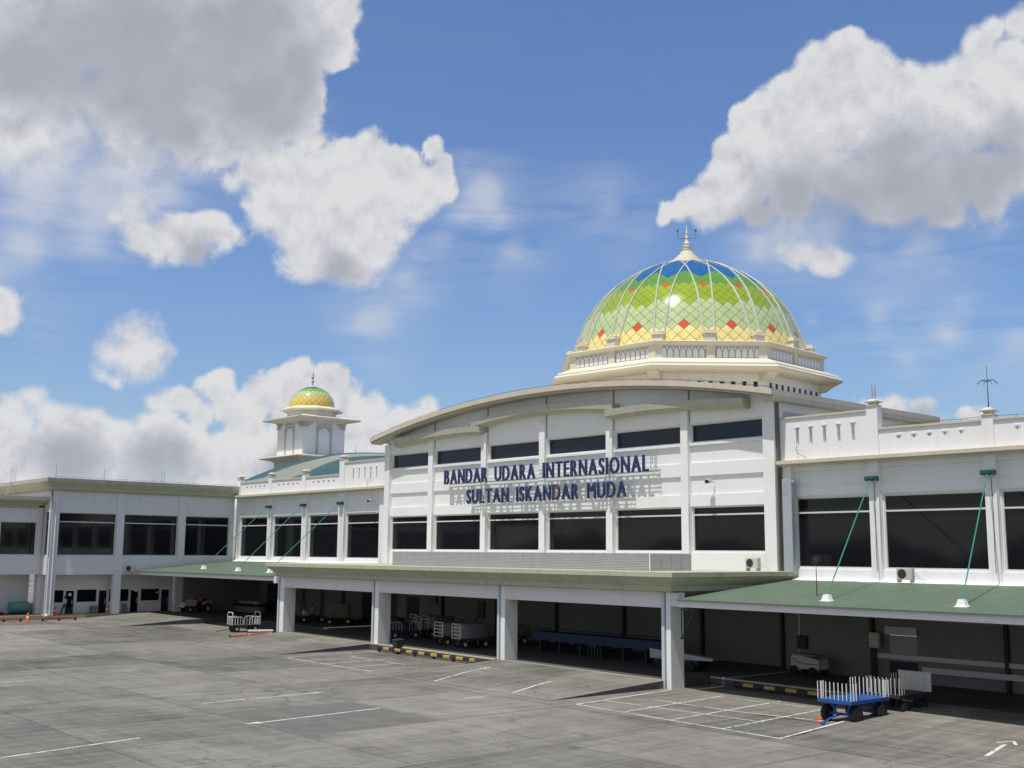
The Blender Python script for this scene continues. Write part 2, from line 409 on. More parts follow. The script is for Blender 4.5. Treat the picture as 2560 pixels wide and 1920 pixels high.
# ------------------------------------------------------------------ sky: cumulus banks far beyond the terminal (azimuth, elevation, radius in degrees)
def table(s): return np.array([[float(q) for q in p.split(',')] for p in s.split()])
CUMULUS="""-73.4,24.2,4.8 -68.2,25.1,4.9 -63.2,25.7,4.1 -60.3,26.2,2.4 -58.5,26.2,1.1 -58,26.8,0.7 -58.8,24.9,1.2 -58.1,24.3,0.7 -60.7,24.2,2.4 -72.6,20.5,3.6
-68.8,20.8,3.7 -65.1,21.7,4 -62.1,22.4,2.9 -60.2,22.8,1.7 -72.3,18.4,1.9 -73.7,18.4,1.5 -68.9,19.1,2 -65.6,19.9,2 -64,20,1.3 -65.2,19.8,1.3
-63.6,19.6,1.2 -61.9,18.9,1.2 -61,20.3,0.9 -59.5,21.3,0.9 -58.9,20.7,0.8 -60.1,19.6,0.9 -61.5,19.6,1 -63,18.1,1 -60.4,17.2,2.3 -58.8,17.8,2.5
-56.7,19.9,1.6 -57.7,19.4,1.8 -55.5,19.1,1.7 -54.7,18,2.2 -53.1,18.7,1.2 -52.2,18.4,0.6 -53.3,20.3,0.7 -52.8,19.6,0.6 -57.1,15.6,2.8 -58.4,14.4,2
-57,13.7,1.4 -59.7,15.4,1.6 -56.1,14.7,1.4 -58.9,13.2,0.8 -54.9,16.6,1.4 -62.2,16.8,0.8 -67.4,15.7,1.1 -67.7,16.4,0.7 -68.2,15.5,0.6 -66.9,14.4,1.4
-65.4,14.8,1.4 -64,15.2,1.3 -62.9,14.8,1 -62.2,14.6,0.5 -64.4,14.2,0.9 -65.8,14,0.7 -67.5,13.9,0.6 -63.5,13.9,0.5 -62,13.2,0.3 -61.5,13.3,0.3
-67.5,9.9,1.8 -67.5,10.1,1.4 -68.5,9.8,1.2 -66.3,10.1,1.1 -67.3,9.6,1.2 -65.7,10,0.5 -67.3,9.4,0.7 -68.6,10.1,0.5 -68.1,10.5,0.6 -66.9,10.6,0.5
-69.1,8.6,0.6 -68.5,8.3,0.6 -73.5,11.6,1 -73.3,11,0.9 -64.5,9.7,0.3 -64.2,8.8,0.7 -63.3,8.5,1 -62.8,7.7,1 -65,7.8,0.9 -66.1,7.5,0.8 -66.9,7.4,0.6
-61.4,8,1.1 -59.9,8.6,1.1 -58.5,8.3,1.2 -59.6,7.4,1.2 -57.3,7.9,1 -56.3,7.2,1.2 -54.9,7,0.9 -64.3,7,0.9 -53.5,7.3,0.9 -54.2,6.8,1.1 -55.4,6.1,1.4
-56.8,6.1,1.4 -58.2,6.7,1.2 -61.4,7.1,0.8 -72.1,6.6,0.8 -72.6,6.1,0.9 -71.5,6.2,0.8 -70.6,5.8,1.1 -69.6,5.6,1.1 -72.8,5,1.3 -68.5,5.2,1.2 -67.1,6.1,1
-66.2,6.3,1 -65.8,5.8,1.1 -64.5,5.8,0.9 -63.3,5.4,1.1 -61.4,5.9,1.1 -62.2,4.8,1.4 -64.8,4.5,1.6 -67,4.2,1.6 -69.1,4.1,1.5 -71.1,4,1.5 -73.1,3.5,1.5
-60.6,4.6,1.4 -59,4.9,1.6 -70.1,4.9,1.3 -63.7,3.6,1.4 -72.4,2.7,1.5 -70.6,2.5,1.5 -68.6,2.6,1.5 -66.5,2.6,1.6 -64.3,2.6,1.6 -62.1,3,1.6 -59.9,3.2,1.6
-57.6,3.5,1.9 -55.3,4,1.9 -53.5,5.4,1.4 -61.8,6.4,1.4 -59.5,6,1.6 -32.9,23.9,1.1 -30.9,24,1.3 -32,23.4,1.5 -33.4,22.9,1.3 -30,23.2,1.1 -28.7,22.2,1.5
-27.4,22.4,1.3 -26.3,22.7,1.3 -25.4,23.8,1 -24.7,24.5,0.7 -23.6,24.5,1 -22.9,25,0.8 -24.4,22.4,1.9 -23.9,20.3,2.3 -33.9,21.8,1.8 -35.8,21.7,1.2
-37,21.6,0.9 -37.3,22.1,0.5 -35.8,20.5,1.8 -37.7,19.9,1.2 -36.8,18.7,2 -38.5,18.4,1.1 -37.8,17.4,1.7 -39.4,17.7,0.9 -39.9,17.1,0.8 -38.7,16.8,1
-34.5,19.7,2.7 -32.1,21,2.9 -29.9,20.4,2.8 -27.7,20.4,2.6 -26,20.4,2.4 -34.1,17.7,2 -31.5,18.4,2.4 -28.9,18.1,2.4 -26.1,17.8,2.2 -24.1,17.6,2.1
-35.9,16.7,1 -28.9,16.8,1.3 -41.2,16.8,0.5 -40.9,17.1,0.5 -28.4,23.4,0.6 -29.9,24.3,0.6 -30.5,22.8,1.3 -27,16.6,1.3 -24.5,16.4,1.2 -30.4,7,0.5
-29.6,7.2,0.6 -28.7,7.1,0.7 -27.9,6.5,0.6 -26.9,6.9,0.5 -26.1,6.9,0.5 -26.5,6.5,0.6 -29,6.5,0.7 -31.9,7.5,0.3 -30,6.7,0.7 -31.5,7.2,0.3 -33.5,14.5,1.1
-32.4,14.3,1.2 -34.3,14.4,0.8"""
VEIL="""-72,17,3.7 -68.8,16.7,3.7 -72.6,14.3,2.4 -69.7,14.6,2.4 -66.6,17.6,3.3 -64.4,18.2,2.2 -73.8,13.3,1.9 -67,16.2,1.8 -62.3,18,2 -61,19.2,1.8
-49.4,16.7,2.1 -51.3,16.9,2.1 -48.4,15.3,2.1 -52.3,15.3,2.1 -53.7,14.8,2.1 -54.6,13.6,2.1 -50.1,18.1,2.6 -44,17.6,2.1 -56,11,2.1 -71.1,19.2,2.6
-67.1,18.4,2 -63.3,19.4,1.8 -60.5,19.7,1.4 -32.3,16.2,2.7 -28,15,2.4 -34.6,15.5,2.7 -30.1,15.2,1.8 -24.8,15.1,1.7 -42.8,16.2,1.4 -35.8,14.6,1.8
-33.6,11.3,2 -30.3,11.4,2 -27.1,11,2.2 -24.5,10.4,2.2 -26.4,11.8,1.7 -29.3,9.6,1.8 -25.5,9.1,1.5 -45.2,17.7,1.4 -71.9,9.7,1.3 -71.1,9.5,1.1
-55.3,11,1.6 -42.1,16.7,1.2 -59.9,21.1,1.4 -51.4,20.1,1.2"""
SHADE="""-64.3,24.5,3.3 -67.4,22.5,4.1 -62.1,22.6,2.7 -70.7,23,4 -60.6,21.9,1.3 -66.8,20.4,2.4 -73.2,22,2.5 -62.2,25.4,2.6 -69.3,24.5,4.3 -60,23.7,1.6
-27.9,16.9,2.8 -31.1,17,2.7 -25.3,17.3,2.6 -24,18.6,1.9 -34.1,17.5,2 -29.3,18.4,2.2 -35.7,16.9,1.4 -57.5,13.5,1 -64.4,13.9,1.1 -66.6,9.3,0.6
-60.4,4.1,1.4 -65.9,4.2,1.8 -70.1,3.8,1.7 -28.6,6.4,1.1"""



def cloud_backdrop():
    az0, az1, el0, el1, st = -92.0, -6.0, -1.0, 40.0, 0.22
    na, ne = int((az1 - az0) / st) + 1, int((el1 - el0) / st) + 1
    A, E = np.meshgrid(np.radians(np.linspace(az0, az1, na)), np.radians(np.linspace(el0, el1, ne)))
    D = np.stack([np.sin(A) * np.cos(E), np.cos(A) * np.cos(E), np.sin(E)], -1).reshape(-1, 3)
    rg = np.random.default_rng(5)
    W = np.zeros_like(D)
    for fr, am in ((18, .010), (37, .006), (75, .0035), (140, .002)):      # swirl the outlines
        for _ in range(6):
            q = rg.normal(size=3) * fr; W += np.sin(D @ q + rg.uniform(0, 6.28))[:, None] * rg.normal(size=3) * am * 0.28
    DW = D + W
    def field(tb, k, rr=2.5, base=0.45):
        acc = np.full(len(D), -9.0)
        for a, e, r in tb:
            a, e = math.radians(a), math.radians(e)
            c = np.array([math.sin(a) * math.cos(e), math.cos(a) * math.cos(e), math.sin(e)])
            f = (1 - np.linalg.norm(DW - c, axis=1) / math.radians(r)) * min(1.0, r / rr + base)
            h = np.clip(0.5 + 0.5 * (acc - f) / k, 0, 1)      # smooth maximum
            acc = f * (1 - h) + acc * h + k * h * (1 - h)
        return np.clip(acc, -1.0, 1.5)
    fc, fv, fg = field(table(CUMULUS), 0.10), field(table(VEIL), 0.3, 4.2, 0.05), field(table(SHADE), 0.3)
    rad = 3500.0
    P = D * rad; P[:, 2] += 7.0
    idx = np.arange(na * ne).reshape(ne, na)
    F = np.stack([idx[:-1, :-1], idx[:-1, 1:], idx[1:, 1:], idx[1:, :-1]], -1).reshape(-1, 4)
    me = bpy.data.meshes.new('sky'); me.from_pydata(P.tolist(), [], F.tolist())
    for nm, d in (('cumulus', fc), ('veil', fv), ('shade', fg)):
        me.attributes.new(nm, 'FLOAT', 'POINT').data.foreach_set('value', d.astype(np.float32))
    me.polygons.foreach_set('use_smooth', [True] * len(me.polygons))
    m, t = new_mat('cloud_layer')
    m.cycles.emission_sampling = 'NONE'
    pos = N(t, 'ShaderNodeNewGeometry').outputs['Position']
    d = vmth(t, 'NORMALIZE', vmth(t, 'SUBTRACT', pos, (0, 0, 7)))
    at = lambda n: N(t, 'ShaderNodeAttribute', attribute_name=n).outputs['Fac']
    c, v, g = at('cumulus'), at('veil'), at('shade')
    def noise(vec):
        a = fbm(t, vec, 13, 11, 0.56, 0.15); b = fbm(t, vec, 42, 8, 0.6)
        return mth(t, 'ADD', mth(t, 'MULTIPLY', mth(t, 'SUBTRACT', a, 0.5), 1.0), mth(t, 'MULTIPLY', mth(t, 'SUBTRACT', b, 0.5), 0.72))
    n0 = noise(d)
    n1 = noise(vmth(t, 'ADD', d, (0.006, -0.004, 0.012)))
    dens = mth(t, 'ADD', mth(t, 'ADD', c, 0.07), n0)
    soft = mth(t, 'MULTIPLY', mth(t, 'SUBTRACT', v, 0.25, clamp=True), 1.3)
    edge = mth(t, 'MULTIPLY_ADD', mth(t, 'SUBTRACT', fbm(t, d, 7, 3), 0.4, clamp=True), 1.5, mth(t, 'ADD', soft, 0.22))   # crisp here, wispy there
    a_c = N(t, 'ShaderNodeMapRange', interpolation_type='SMOOTHSTEP', ins={0: dens, 1: -0.03, 2: edge, 3: 0.0, 4: 0.985}).outputs[0]
    wisp = fbm(t, N(t, 'ShaderNodeMapping', ins={'Vector': d, 'Rotation': (0, 0, R(40)), 'Scale': (4, 1.5, 20)}).outputs[0], 1.3, 9, 0.6, 0.25)
    wv = mth(t, 'ADD', mth(t, 'MULTIPLY_ADD', mth(t, 'SUBTRACT', wisp, 0.45), 3.2, 0.15), mth(t, 'MULTIPLY', mth(t, 'SUBTRACT', v, 0.30, clamp=True), 2.3), clamp=True)
    a_v = mth(t, 'MULTIPLY', N(t, 'ShaderNodeMapRange', interpolation_type='SMOOTHSTEP', ins={0: v, 1: -0.35, 2: 0.75, 3: 0.02, 4: 0.60}).outputs[0], wv)
    alpha = mth(t, 'SUBTRACT', 1.0, mth(t, 'MULTIPLY', mth(t, 'SUBTRACT', 1.0, a_c), mth(t, 'SUBTRACT', 1.0, a_v)))
    relief = mth(t, 'MULTIPLY', mth(t, 'SUBTRACT', n0, n1), mth(t, 'SUBTRACT', 0.60, mth(t, 'MULTIPLY', mth(t, 'MAXIMUM', g, 0.0), 0.75)))
    core = mth(t, 'MULTIPLY', mth(t, 'MINIMUM', dens, 0.9), -0.07)
    sh = N(t, 'ShaderNodeMapRange', interpolation_type='SMOOTHSTEP', ins={0: mth(t, 'ADD', g, mth(t, 'MULTIPLY', n0, 0.12)), 1: -0.45, 2: 0.75, 3: 0.0, 4: 0.30}).outputs[0]
    lum = mth(t, 'ADD', mth(t, 'ADD', 0.935, relief), core)
    lum = mth(t, 'SUBTRACT', lum, sh)
    lum = mth(t, 'MAXIMUM', lum, 0.3)
    colr = ramp(t, lum, [(0.30, (0.22, 0.245, 0.31)), (0.52, (0.34, 0.36, 0.42)), (0.74, (0.53, 0.545, 0.60)), (0.94, (0.72, 0.72, 0.73))])
    em = N(t, 'ShaderNodeEmission', ins={0: colr, 1: CLOUD}).outputs[0]
    tr = N(t, 'ShaderNodeBsdfTransparent').outputs[0]
    mx = N(t, 'ShaderNodeMixShader', ins={0: alpha, 1: tr, 2: em}).outputs[0]
    N(t, 'ShaderNodeOutputMaterial', ins={0: mx})
    me.materials.append(m)
    o = bpy.data.objects.new('sky', me); col.objects.link(o); struct(o)
    o.visible_shadow = True


CLOUD = 1.0
cloud_backdrop()
# ------------------------------------------------------------------ ground


def apron():
    b = MB(); xs = [-1500, -125, -100, -80, -60, -40, -20, 0, 30, 1500]; ys = [-1500, 0, 60, 1500]
    vs = [(x, y, zg(x)) for y in ys for x in xs]; n = len(xs)
    fs = [(j * n + i, j * n + i + 1, (j + 1) * n + i + 1, (j + 1) * n + i) for j in range(len(ys) - 1) for i in range(n - 1)]
    b.add(vs, fs); struct(b.build('apron', 'concrete', fix=False))


apron()


def slab(name, x0, x1, y0, y1, top, mat, bot=-0.3):
    """raised slab whose top follows the fall of the apron; x2: number of steps"""
    b = MB(); n = max(1, int(abs(x1 - x0) / 10)); rs = []
    for k in range(n + 1):
        x = x0 + (x1 - x0) * k / n; z = zg(x)
        rs.append([(x, y0, z + bot), (x, y0, z + top), (x, y1, z + top), (x, y1, z + bot)])
    b.rings(rs); return struct(b.build(name, mat))


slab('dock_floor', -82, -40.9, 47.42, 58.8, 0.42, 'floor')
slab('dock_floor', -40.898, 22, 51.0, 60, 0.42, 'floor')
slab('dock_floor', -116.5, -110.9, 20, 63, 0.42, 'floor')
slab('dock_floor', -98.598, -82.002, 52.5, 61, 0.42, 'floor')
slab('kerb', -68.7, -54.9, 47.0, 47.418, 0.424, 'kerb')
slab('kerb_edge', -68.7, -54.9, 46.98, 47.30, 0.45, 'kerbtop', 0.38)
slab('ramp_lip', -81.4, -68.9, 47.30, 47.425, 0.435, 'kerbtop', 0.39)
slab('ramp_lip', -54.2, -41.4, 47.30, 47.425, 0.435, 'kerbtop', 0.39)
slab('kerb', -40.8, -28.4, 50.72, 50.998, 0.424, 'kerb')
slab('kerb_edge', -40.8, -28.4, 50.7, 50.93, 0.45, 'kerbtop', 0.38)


def kerb_left():
    b = MB(); x0, x1 = -110.9, -110.55
    rs = [[(x0, y, zf(-110) + 0.02), (x1, y, zf(-110) + 0.02), (x1, y, zf(-110) - 0.5), (x0, y, zf(-110) - 0.5)] for y in (20, 30, 40, 49.2)]
    b.rings(rs); struct(b.build('kerb', 'yellowkerb'))


def ramp_mesh(name, x0, x1, y0, y1, yt=None):
    """concrete ramp rising from y0 (apron level) to y1 (dock level) with upright side faces"""
    b = MB(); rs = []
    for x in (x0, (x0 + x1) / 2, x1):
        z = zg(x); rs.append([(x, y0, z - 0.05), (x, y0, z + 0.012), (x, y1, z + 0.415), (x, yt or y1, z + 0.415), (x, yt or y1, z - 0.3)])
    b.rings(rs)
    o = struct(b.build(name, ['concrete', 'kerb']))
    for p in o.data.polygons:
        if p.normal.z < 0.5: p.material_index = 1
    return o


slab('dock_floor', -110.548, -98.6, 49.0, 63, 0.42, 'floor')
kerb_left()
ramp_mesh('ramp', -81.5, -68.75, 39.7, 47.41)
ramp_mesh('ramp', -54.85, -41.2, 38.9, 47.41)
ramp_mesh('ramp', -28.3, 22, 40.6, 50.99)
ramp_mesh('ramp', -110.5, -98.7, 41.2, 47.3, 49.0)


def patch(x0, x1, y0, y1):
    b = MB(); xs = np.linspace(x0, x1, 4); b.add([(x, y, zg(x) + .003) for y in (y0, y1) for x in xs], [(i, i + 1, i + 5, i + 4) for i in range(3)]); struct(b.build('dark_slab', 'patch', fix=False))


patch(-46.55, -39.5, 24.1, 30.85)


def marking(pts, wd=0.12, name='painted_line'):
    b = MB()
    for (a, c) in zip(pts[:-1], pts[1:]):
        a = Vector((*a, 0)); c = Vector((*c, 0)); d = (c - a).normalized(); n = Vector((-d.y, d.x, 0)) * wd / 2
        k = max(1, int((c - a).length / 4)); vs = []
        for i in range(k + 1):
            p = a + (c - a) * i / k
            for q in (p + n, p - n): vs.append((q.x, q.y, zg(q.x) + 0.006 + lift(q.x, q.y)))
        b.add(vs, [(2 * i, 2 * i + 1, 2 * i + 3, 2 * i + 2) for i in range(k)])
    struct(b.build(name, 'marking', fix=False))


def lift(x, y):
    for x0, x1, y0, y1 in ((-81.5, -68.75, 39.7, 47.41), (-54.85, -41.2, 38.9, 47.41), (-28.3, 22, 40.6, 50.99)):
        if x0 <= x <= x1 and y0 <= y <= y1: return 0.42 * (y - y0) / (y1 - y0) + 0.006
    return 0.0


for pl, wd in (([(-41.3, 11), (-42.81, 18.87)], .14), ([(-43.45, 24.35), (-44.0, 30.77)], .14), ([(-50.05, 24.98), (-50.25, 27.3)], .12), ([(-50.18, 27.5), (-50.31, 30.93)], .12),
               ([(-50.74, 39.08), (-52.01, 42.16), (-52.46, 43.93)], .12), ([(-44.42, 39.3), (-45.3, 41.69), (-45.7, 43.28)], .13), ([(-44.36, 36.0), (-44.36, 37.6)], .1),
               ([(-39.6, 39.1), (-27.7, 38.75)], .12), ([(-38.5, 43.4), (-28.2, 43.6)], .11), ([(-39.8, 41.2), (-30.75, 41.83)], .1), ([(-36.5, 47.0), (-32.4, 47.5)], .1),
               ([(-27.75, 38.75), (-28.18, 44.03)], .14), ([(-30.7, 38.9), (-31.47, 47.4)], .11), ([(-33.6, 38.95), (-34.42, 48.24)], .11), ([(-36.5, 39.1), (-37.4, 47.5)], .11), ([(-39.6, 39.1), (-40.6, 47.2)], .12),
               ([(-66.5, 39.1), (-56.71, 39.04)], .12), ([(-65.3, 43.14), (-59.0, 43.1)], .1), ([(-67.72, 46.6), (-56.49, 46.7)], .1), ([(-61.97, 39.1), (-62.31, 44.0)], .1), ([(-59.4, 39.1), (-59.72, 43.2)], .1),
               ([(-57.2, 39.1), (-57.3, 42.9)], .1), ([(-64.4, 39.1), (-64.31, 43.2)], .1), ([(-66.9, 39.1), (-67.5, 46.6)], .1),
               ([(-20.65, 41.5), (-21.1, 44.0)], .16), ([(-20.75, 44.15), (-21.15, 44.8), (-21.5, 44.1)], .13), ([(-62, 12), (-63.5, 22)], .1), ([(-75, 22), (-76, 31)], .1)):
    marking(pl, wd)
for (x, y), d in (((-43.45, 24.35), -1), ((-52.46, 43.93), 1), ((-50.31, 30.93), 1)):
    b = MB(); e = 0.006 + lift(x, y)
    b.add([(x - .25, y, zg(x) + e + .003), (x + .25, y, zg(x) + e + .003), (x, y + .8 * d, zg(x) + e + .03 * (e > .01) + .003)], [(0, 1, 2) if d > 0 else (2, 1, 0)])
    struct(b.build('painted_arrow', 'marking', fix=False))

# ------------------------------------------------------------------ building parts


def window(parent, u0, u1, v0, v1, d, ax, transom=None, glass='glass', fr=0.07, mull=()):
    """aluminium frame (part) with its dark pane (sub-part); d = wall back plane, the pane sits just behind it"""
    s = 1 if ax == 1 else -1
    b = MB(); bars = [(u0, u1, v0, v0 + fr), (u0, u1, v1 - fr, v1), (u0, u0 + fr, v0 + fr, v1 - fr), (u1 - fr, u1, v0 + fr, v1 - fr)]
    if transom: bars.append((u0 + fr, u1 - fr, transom - 0.05, transom + 0.05))
    for a, c, e, f in bars:
        if ax == 1: b.box(a + .001, c - .001, d - 0.09, d - 0.002, e + .001, f - .001)
        else: b.box(d + 0.09, d + 0.002, a + .001, c - .001, e + .001, f - .001)
    w_ = b.build('window', 'frame', parent)
    g = MB()
    if ax == 1: g.box(u0 - .04, u1 + .04, d + .003, d + .03, v0 - .04, v1 + .04)
    else: g.box(d - .003, d - .03, u0 - .04, u1 + .04, v0 - .04, v1 + .04)
    g.build('pane', glass, w_)
    return w_


def arch_z(x): return 19.10 - (103.6 - math.sqrt(103.6 ** 2 - (x + 61.1) ** 2))


def central_hall():
    t = thing('terminal_hall', 'white central terminal hall with shallow arched roof, carrying the large blue letters', 'building', loc=(-61, 57, 0))
    O = MB
    pil = [(-81.45, -80.75), (-75.16, -74.56), (-68.3, -67.7), (-61.54, -60.94), (-54.66, -54.06), (-47.9, -47.3), (-41.39, -40.55)]
    bays = [(pil[i][1] + .001, pil[i + 1][0] - .001) for i in range(6)]
    off = Vector((61, -57, 0))
    def put(b, n, m, **k): b.xf(Matrix.Translation(off)); return b.build(n, m, t, **k)
    winU = [(a + .07, c - .07, 14.24, 15.40) for a, c in bays]; winL = [(a + .07, c - .07, 7.22, 10.06) for a, c in bays]
    rec = []
    for a, c in bays: rec += [(a + .02, c - .02, 12.88, 14.02), (a + .02, c - .02, 10.84, 12.05), (a + .02, c - .02, 14.19, 15.47), (a + .02, c - .02, 7.14, 10.1)]
    b = MB(); b.sheet(-81.35, -40.55, 5.4, 15.9, winU + winL, 57.2, 57.34, 1); b.sheet(-81.35, -40.55, 5.4, 15.9, rec, 57.08, 57.198, 1)
    # gable above, under the arched roof
    xs = [-81.35 + i * 40.8 / 40 for i in range(41)]
    vs = [(x, y, z) for y in (57.08, 57.34) for x in xs for z in (15.9, arch_z(x) - 0.15)]; n = 41
    fs = [(2 * i, 2 * i + 2, 2 * i + 3, 2 * i + 1) for i in range(40)] + [(82 + 2 * i + 1, 82 + 2 * i + 3, 82 + 2 * i + 2, 82 + 2 * i) for i in range(40)]
    b.add(vs, fs)
    # east flank wall
    b.box(-40.95, -40.552, 57.345, 76, 5.4, 16.45)
    b.box(-81.35, -81.0, 57.345, 76, 5.4, 16.45)
    put(b, 'wall', 'white')
    b = MB(); b.box(-40.551, -40.5, 57.9, 60.3, 14.7, 15.75); put(b, 'side_recess', 'greytrim')
    for i, (a, c) in enumerate(pil):
        b = MB(); top = min(arch_z(a), arch_z(c)) - 0.2
        if 0 < i < 6:
            b.box(a, c, 56.86, 57.079, 5.9, 16.4 if i != 3 else 16.6)
        else: b.box(a, c, 56.86, 57.079, 5.9, 16.3)
        put(b, 'pilaster', 'white')
        if 0 < i < 6:
            b = MB(); b.box(c - .06, c + .05, 57.04, 57.0795, 15.5, top - .12); put(b, 'groove', 'gutter')
    b = MB(); b.box(-40.549, -40.43, 57.0, 57.29, 6.05, 16.2); put(b, 'expansion_joint', 'joint')
    # sill and head mouldings
    for z in (14.03,):
        b = MB()
        for a, c in bays: b.box(a + .01, c - .01, 57.03, 57.0795, z, z + 0.15)
        put(b, 'sill_band', 'white')
    for (a, c, e, f) in winU:
        w_ = window(t, a, c, e, f, 57.34, 1, glass='glassblue', fr=.05); shift(w_, off)
    for (a, c, e, f) in winL:
        w_ = window(t, a, c, e, f, 57.34, 1, transom=9.55); shift(w_, off)
    # arched roof slab
    b = MB(); xs = [-82.35 + i * (82.35 - 39.9) / 48 for i in range(49)]; rs = []
    for x in xs: z = arch_z(x); rs.append([(x, 55.8, z - .34), (x, 55.8, z), (x, 76, z), (x, 76, z - .34)])
    b.rings(rs); put(b, 'roof', 'beige')
    b = MB(); rs = []
    for x in xs: z = arch_z(x) - .342; rs.append([(x + .001, 55.98, z), (x + .001, 55.98, z - .16), (x + .001, 57.079, z - .16), (x + .001, 57.079, z)])
    b.rings(rs); put(b, 'roof_soffit', 'olive')
    b = MB(); b.box(-40.5, -39.895, 55.99, 76, 16.28, 16.56); put(b, 'side_gutter', 'olive')
    # three stepped brow mouldings
    def brow(x0, x1, zf_, name='brow_moulding'):
        b = MB(); m_ = 24
        for (d0, lo, hi) in ((56.30, 0.18, 0.62), (56.45, 0.09, 0.177), (56.58, 0.0, 0.088)):
            rs = []
            for k in range(m_ + 1):
                f = k / m_; x = x0 + (x1 - x0) * f; e = 0.0 if 0.01 < f < 0.99 else 0.0; z = zf_(x)
                rs.append([(x, d0, z + lo), (x, d0 - .05, z + hi), (x, 57.078, z + hi + .02), (x, 57.078, z + lo)])
            b.rings(rs)
        put(b, name, 'olive')
    brow(-79.5, -67.9, lambda x: 15.98 + 0.38 * math.sin((x + 79.5) / 11.6 * math.pi * .72))
    brow(-68.9, -53.5, lambda x: 17.26 - 0.0093 * (x + 61.2) ** 2)
    brow(-54.2, -42.4, lambda x: 16.03 + 0.36 * math.sin((-42.4 - x) / 11.8 * math.pi * .72))
    # round lightning tape along the roof edge
    b = MB(); b.tube([(x, 56.0, arch_z(x) + .12) for x in xs], .015, 5)
    for x in xs[::2]: b.tube([(x, 56.0, arch_z(x) - .02), (x, 56.0, arch_z(x) + .12)], .015, 5)
    put(b, 'lightning_tape', 'dark')
    return t


def shift(o, off):
    """move a part whose mesh was written in world coordinates into its thing's frame"""
    o.data.transform(Matrix.Translation(off))
    for c in o.children: c.data.transform(Matrix.Translation(off))


def rebase(root):
    """parts were written in world coordinates: express them in the thing's own frame"""
    mi = root.matrix_basis.inverted() if False else (Matrix.Translation(root.location) @ Matrix.Rotation(root.rotation_euler[2], 4, 'Z')).inverted()
    for c in root.children:
        c.data.transform(mi)
        for g in c.children: g.data.transform(mi)


hall = central_hall()


def wing(t, xa, xb, y, pil, z, slots, small, posts, tall, sgn, lowz, tallz, corn):
    """one wing of the terrace storey: wall, pilasters, windows, cornice and pierced parapet; y = pilaster face"""
    wz0, wz1, tr = z
    bays = []
    ps = sorted(pil)
    for i in range(len(ps) - 1): bays.append((ps[i][1] + .001, ps[i + 1][0] - .001))
    wins = [(a + .1, c - .1, wz0, wz1) for a, c in bays]
    rec = [(a + .02, c - .02, wz0 - .1, wz1 + .1) for a, c in bays] + [(a + .02, c - .02, wz1 + .62, corn - .42) for a, c in bays]
    b = MB(); b.sheet(xa, xb, 5.3, corn, wins, y + .32, y + .45, 1); b.sheet(xa, xb, 5.3, corn, rec, y + .2, y + .318, 1)
    b.build('wall', 'white', t)
    for a, c in ps: MB().box(a, c, y, y + .199, 5.4, corn - .001).build('pilaster', 'white', t)
    for w_ in wins: window(t, *w_, y + .45, 1, transom=tr)
    # cornice
    b = MB(); b.prism([(y - .55, corn + .02), (y - .55, corn + .22), (y + .6, corn + .26), (y + .6, corn + .001), (y - .38, corn + .001)], xa, xb, 0)
    b.prism([(y - .3, corn - .08), (y - .3, corn), (y + .19, corn), (y + .19, corn - .08)], xa + .002, xb - .002, 0)
    b.build('cornice', 'beige', t)
    # parapet
    pz = corn + .26
    def par(x0, x1, top, holes):
        if x1 - x0 < .1: return
        b = MB(); b.sheet(x0, x1, pz + .001, top, holes, y, y + .22, 1)
        for (a, c, e, f) in holes: b.box(a - .08, c + .08, y - .04, y - .001, f - .06, f + .04)
        p_ = b.build('parapet', 'white', t)
        MB().box(x0, x1, y - .09, y + .3, top + .001, top + .11).build('coping', 'beige', p_)
    for (x0, x1, kind) in tall:
        top = tallz if kind == 'T' else lowz
        hs = [(a, c, tallz - 1.58, tallz - .52) for a, c in slots if x0 < a < x1] if kind == 'T' else [(a, c, lowz - .57, lowz - .33) for a, c in small if x0 < a < x1]
        par(x0, x1, top, hs)
    for (a, c, top) in posts:
        p_ = MB().box(a, c, y - .1, y + .4, pz + .002, top).build('parapet_post', 'white', t)
        cx, cy = (a + c) / 2, y + .15
        MB().rings([[(cx - r, cy - r, zz), (cx + r, cy - r, zz), (cx + r, cy + r, zz), (cx - r, cy + r, zz)] for r, zz in ((.29, top + .001), (.32, top + .04), (.32, top + .07), (.20, top + .11), (.21, top + .2), (.37, top + .25), (.38, top + .29), (.27, top + .31), (.25, top + .38), (.16, top + .43), (.05, top + .45))]).build('post_cap', 'cream', p_)


t = thing('right_wing', 'white east wing with large dark windows and pierced parapet, right of the arched hall', 'building', loc=(-30, 57.3, 0))
pilR = [(-40.3, -39.72), (-34.55, -33.93), (-27.83, -27.2), (-21.1, -20.5), (-14.4, -13.8), (-7.7, -7.1), (-1.0, -.4), (5.7, 6.3), (12.4, 13.0), (19.1, 19.7)]
slots = [(-39.28, -39.07), (-38.34, -38.13), (-37.40, -37.19), (-36.45, -36.24), (-35.51, -35.30)]
small = [x for k in range(8) for x in [(-32.64 + j * .91 + k * 6.65, -32.48 + j * .91 + k * 6.65) for j in range(5)]]
postsR = [(-34.46, -33.78, 15.42)] + [(-27.76 + 6.7 * k, -27.14 + 6.7 * k, 14.32) for k in range(8)]
wing(t, -40.395, 20, 57.3, pilR, (6.33, 10.42, 9.53), slots, small, postsR,
     [(-40.395, -34.461, 'T'), (-33.779, -27.761, 'L'), (-27.139, -21.061, 'L'), (-20.439, -14.361, 'L'), (-13.739, -7.661, 'L'), (-7.039, -.961, 'L'), (-.339, 5.739, 'L'), (6.361, 12.439, 'L'), (13.061, 19.139, 'L')], 1, 14.07, 15.18, 12.40)
b = MB(); b.tube([(x, 57.4, 14.30 + .02 * math.sin(x * 2)) for x in np.linspace(-33.6, -8, 60)], .012, 5)
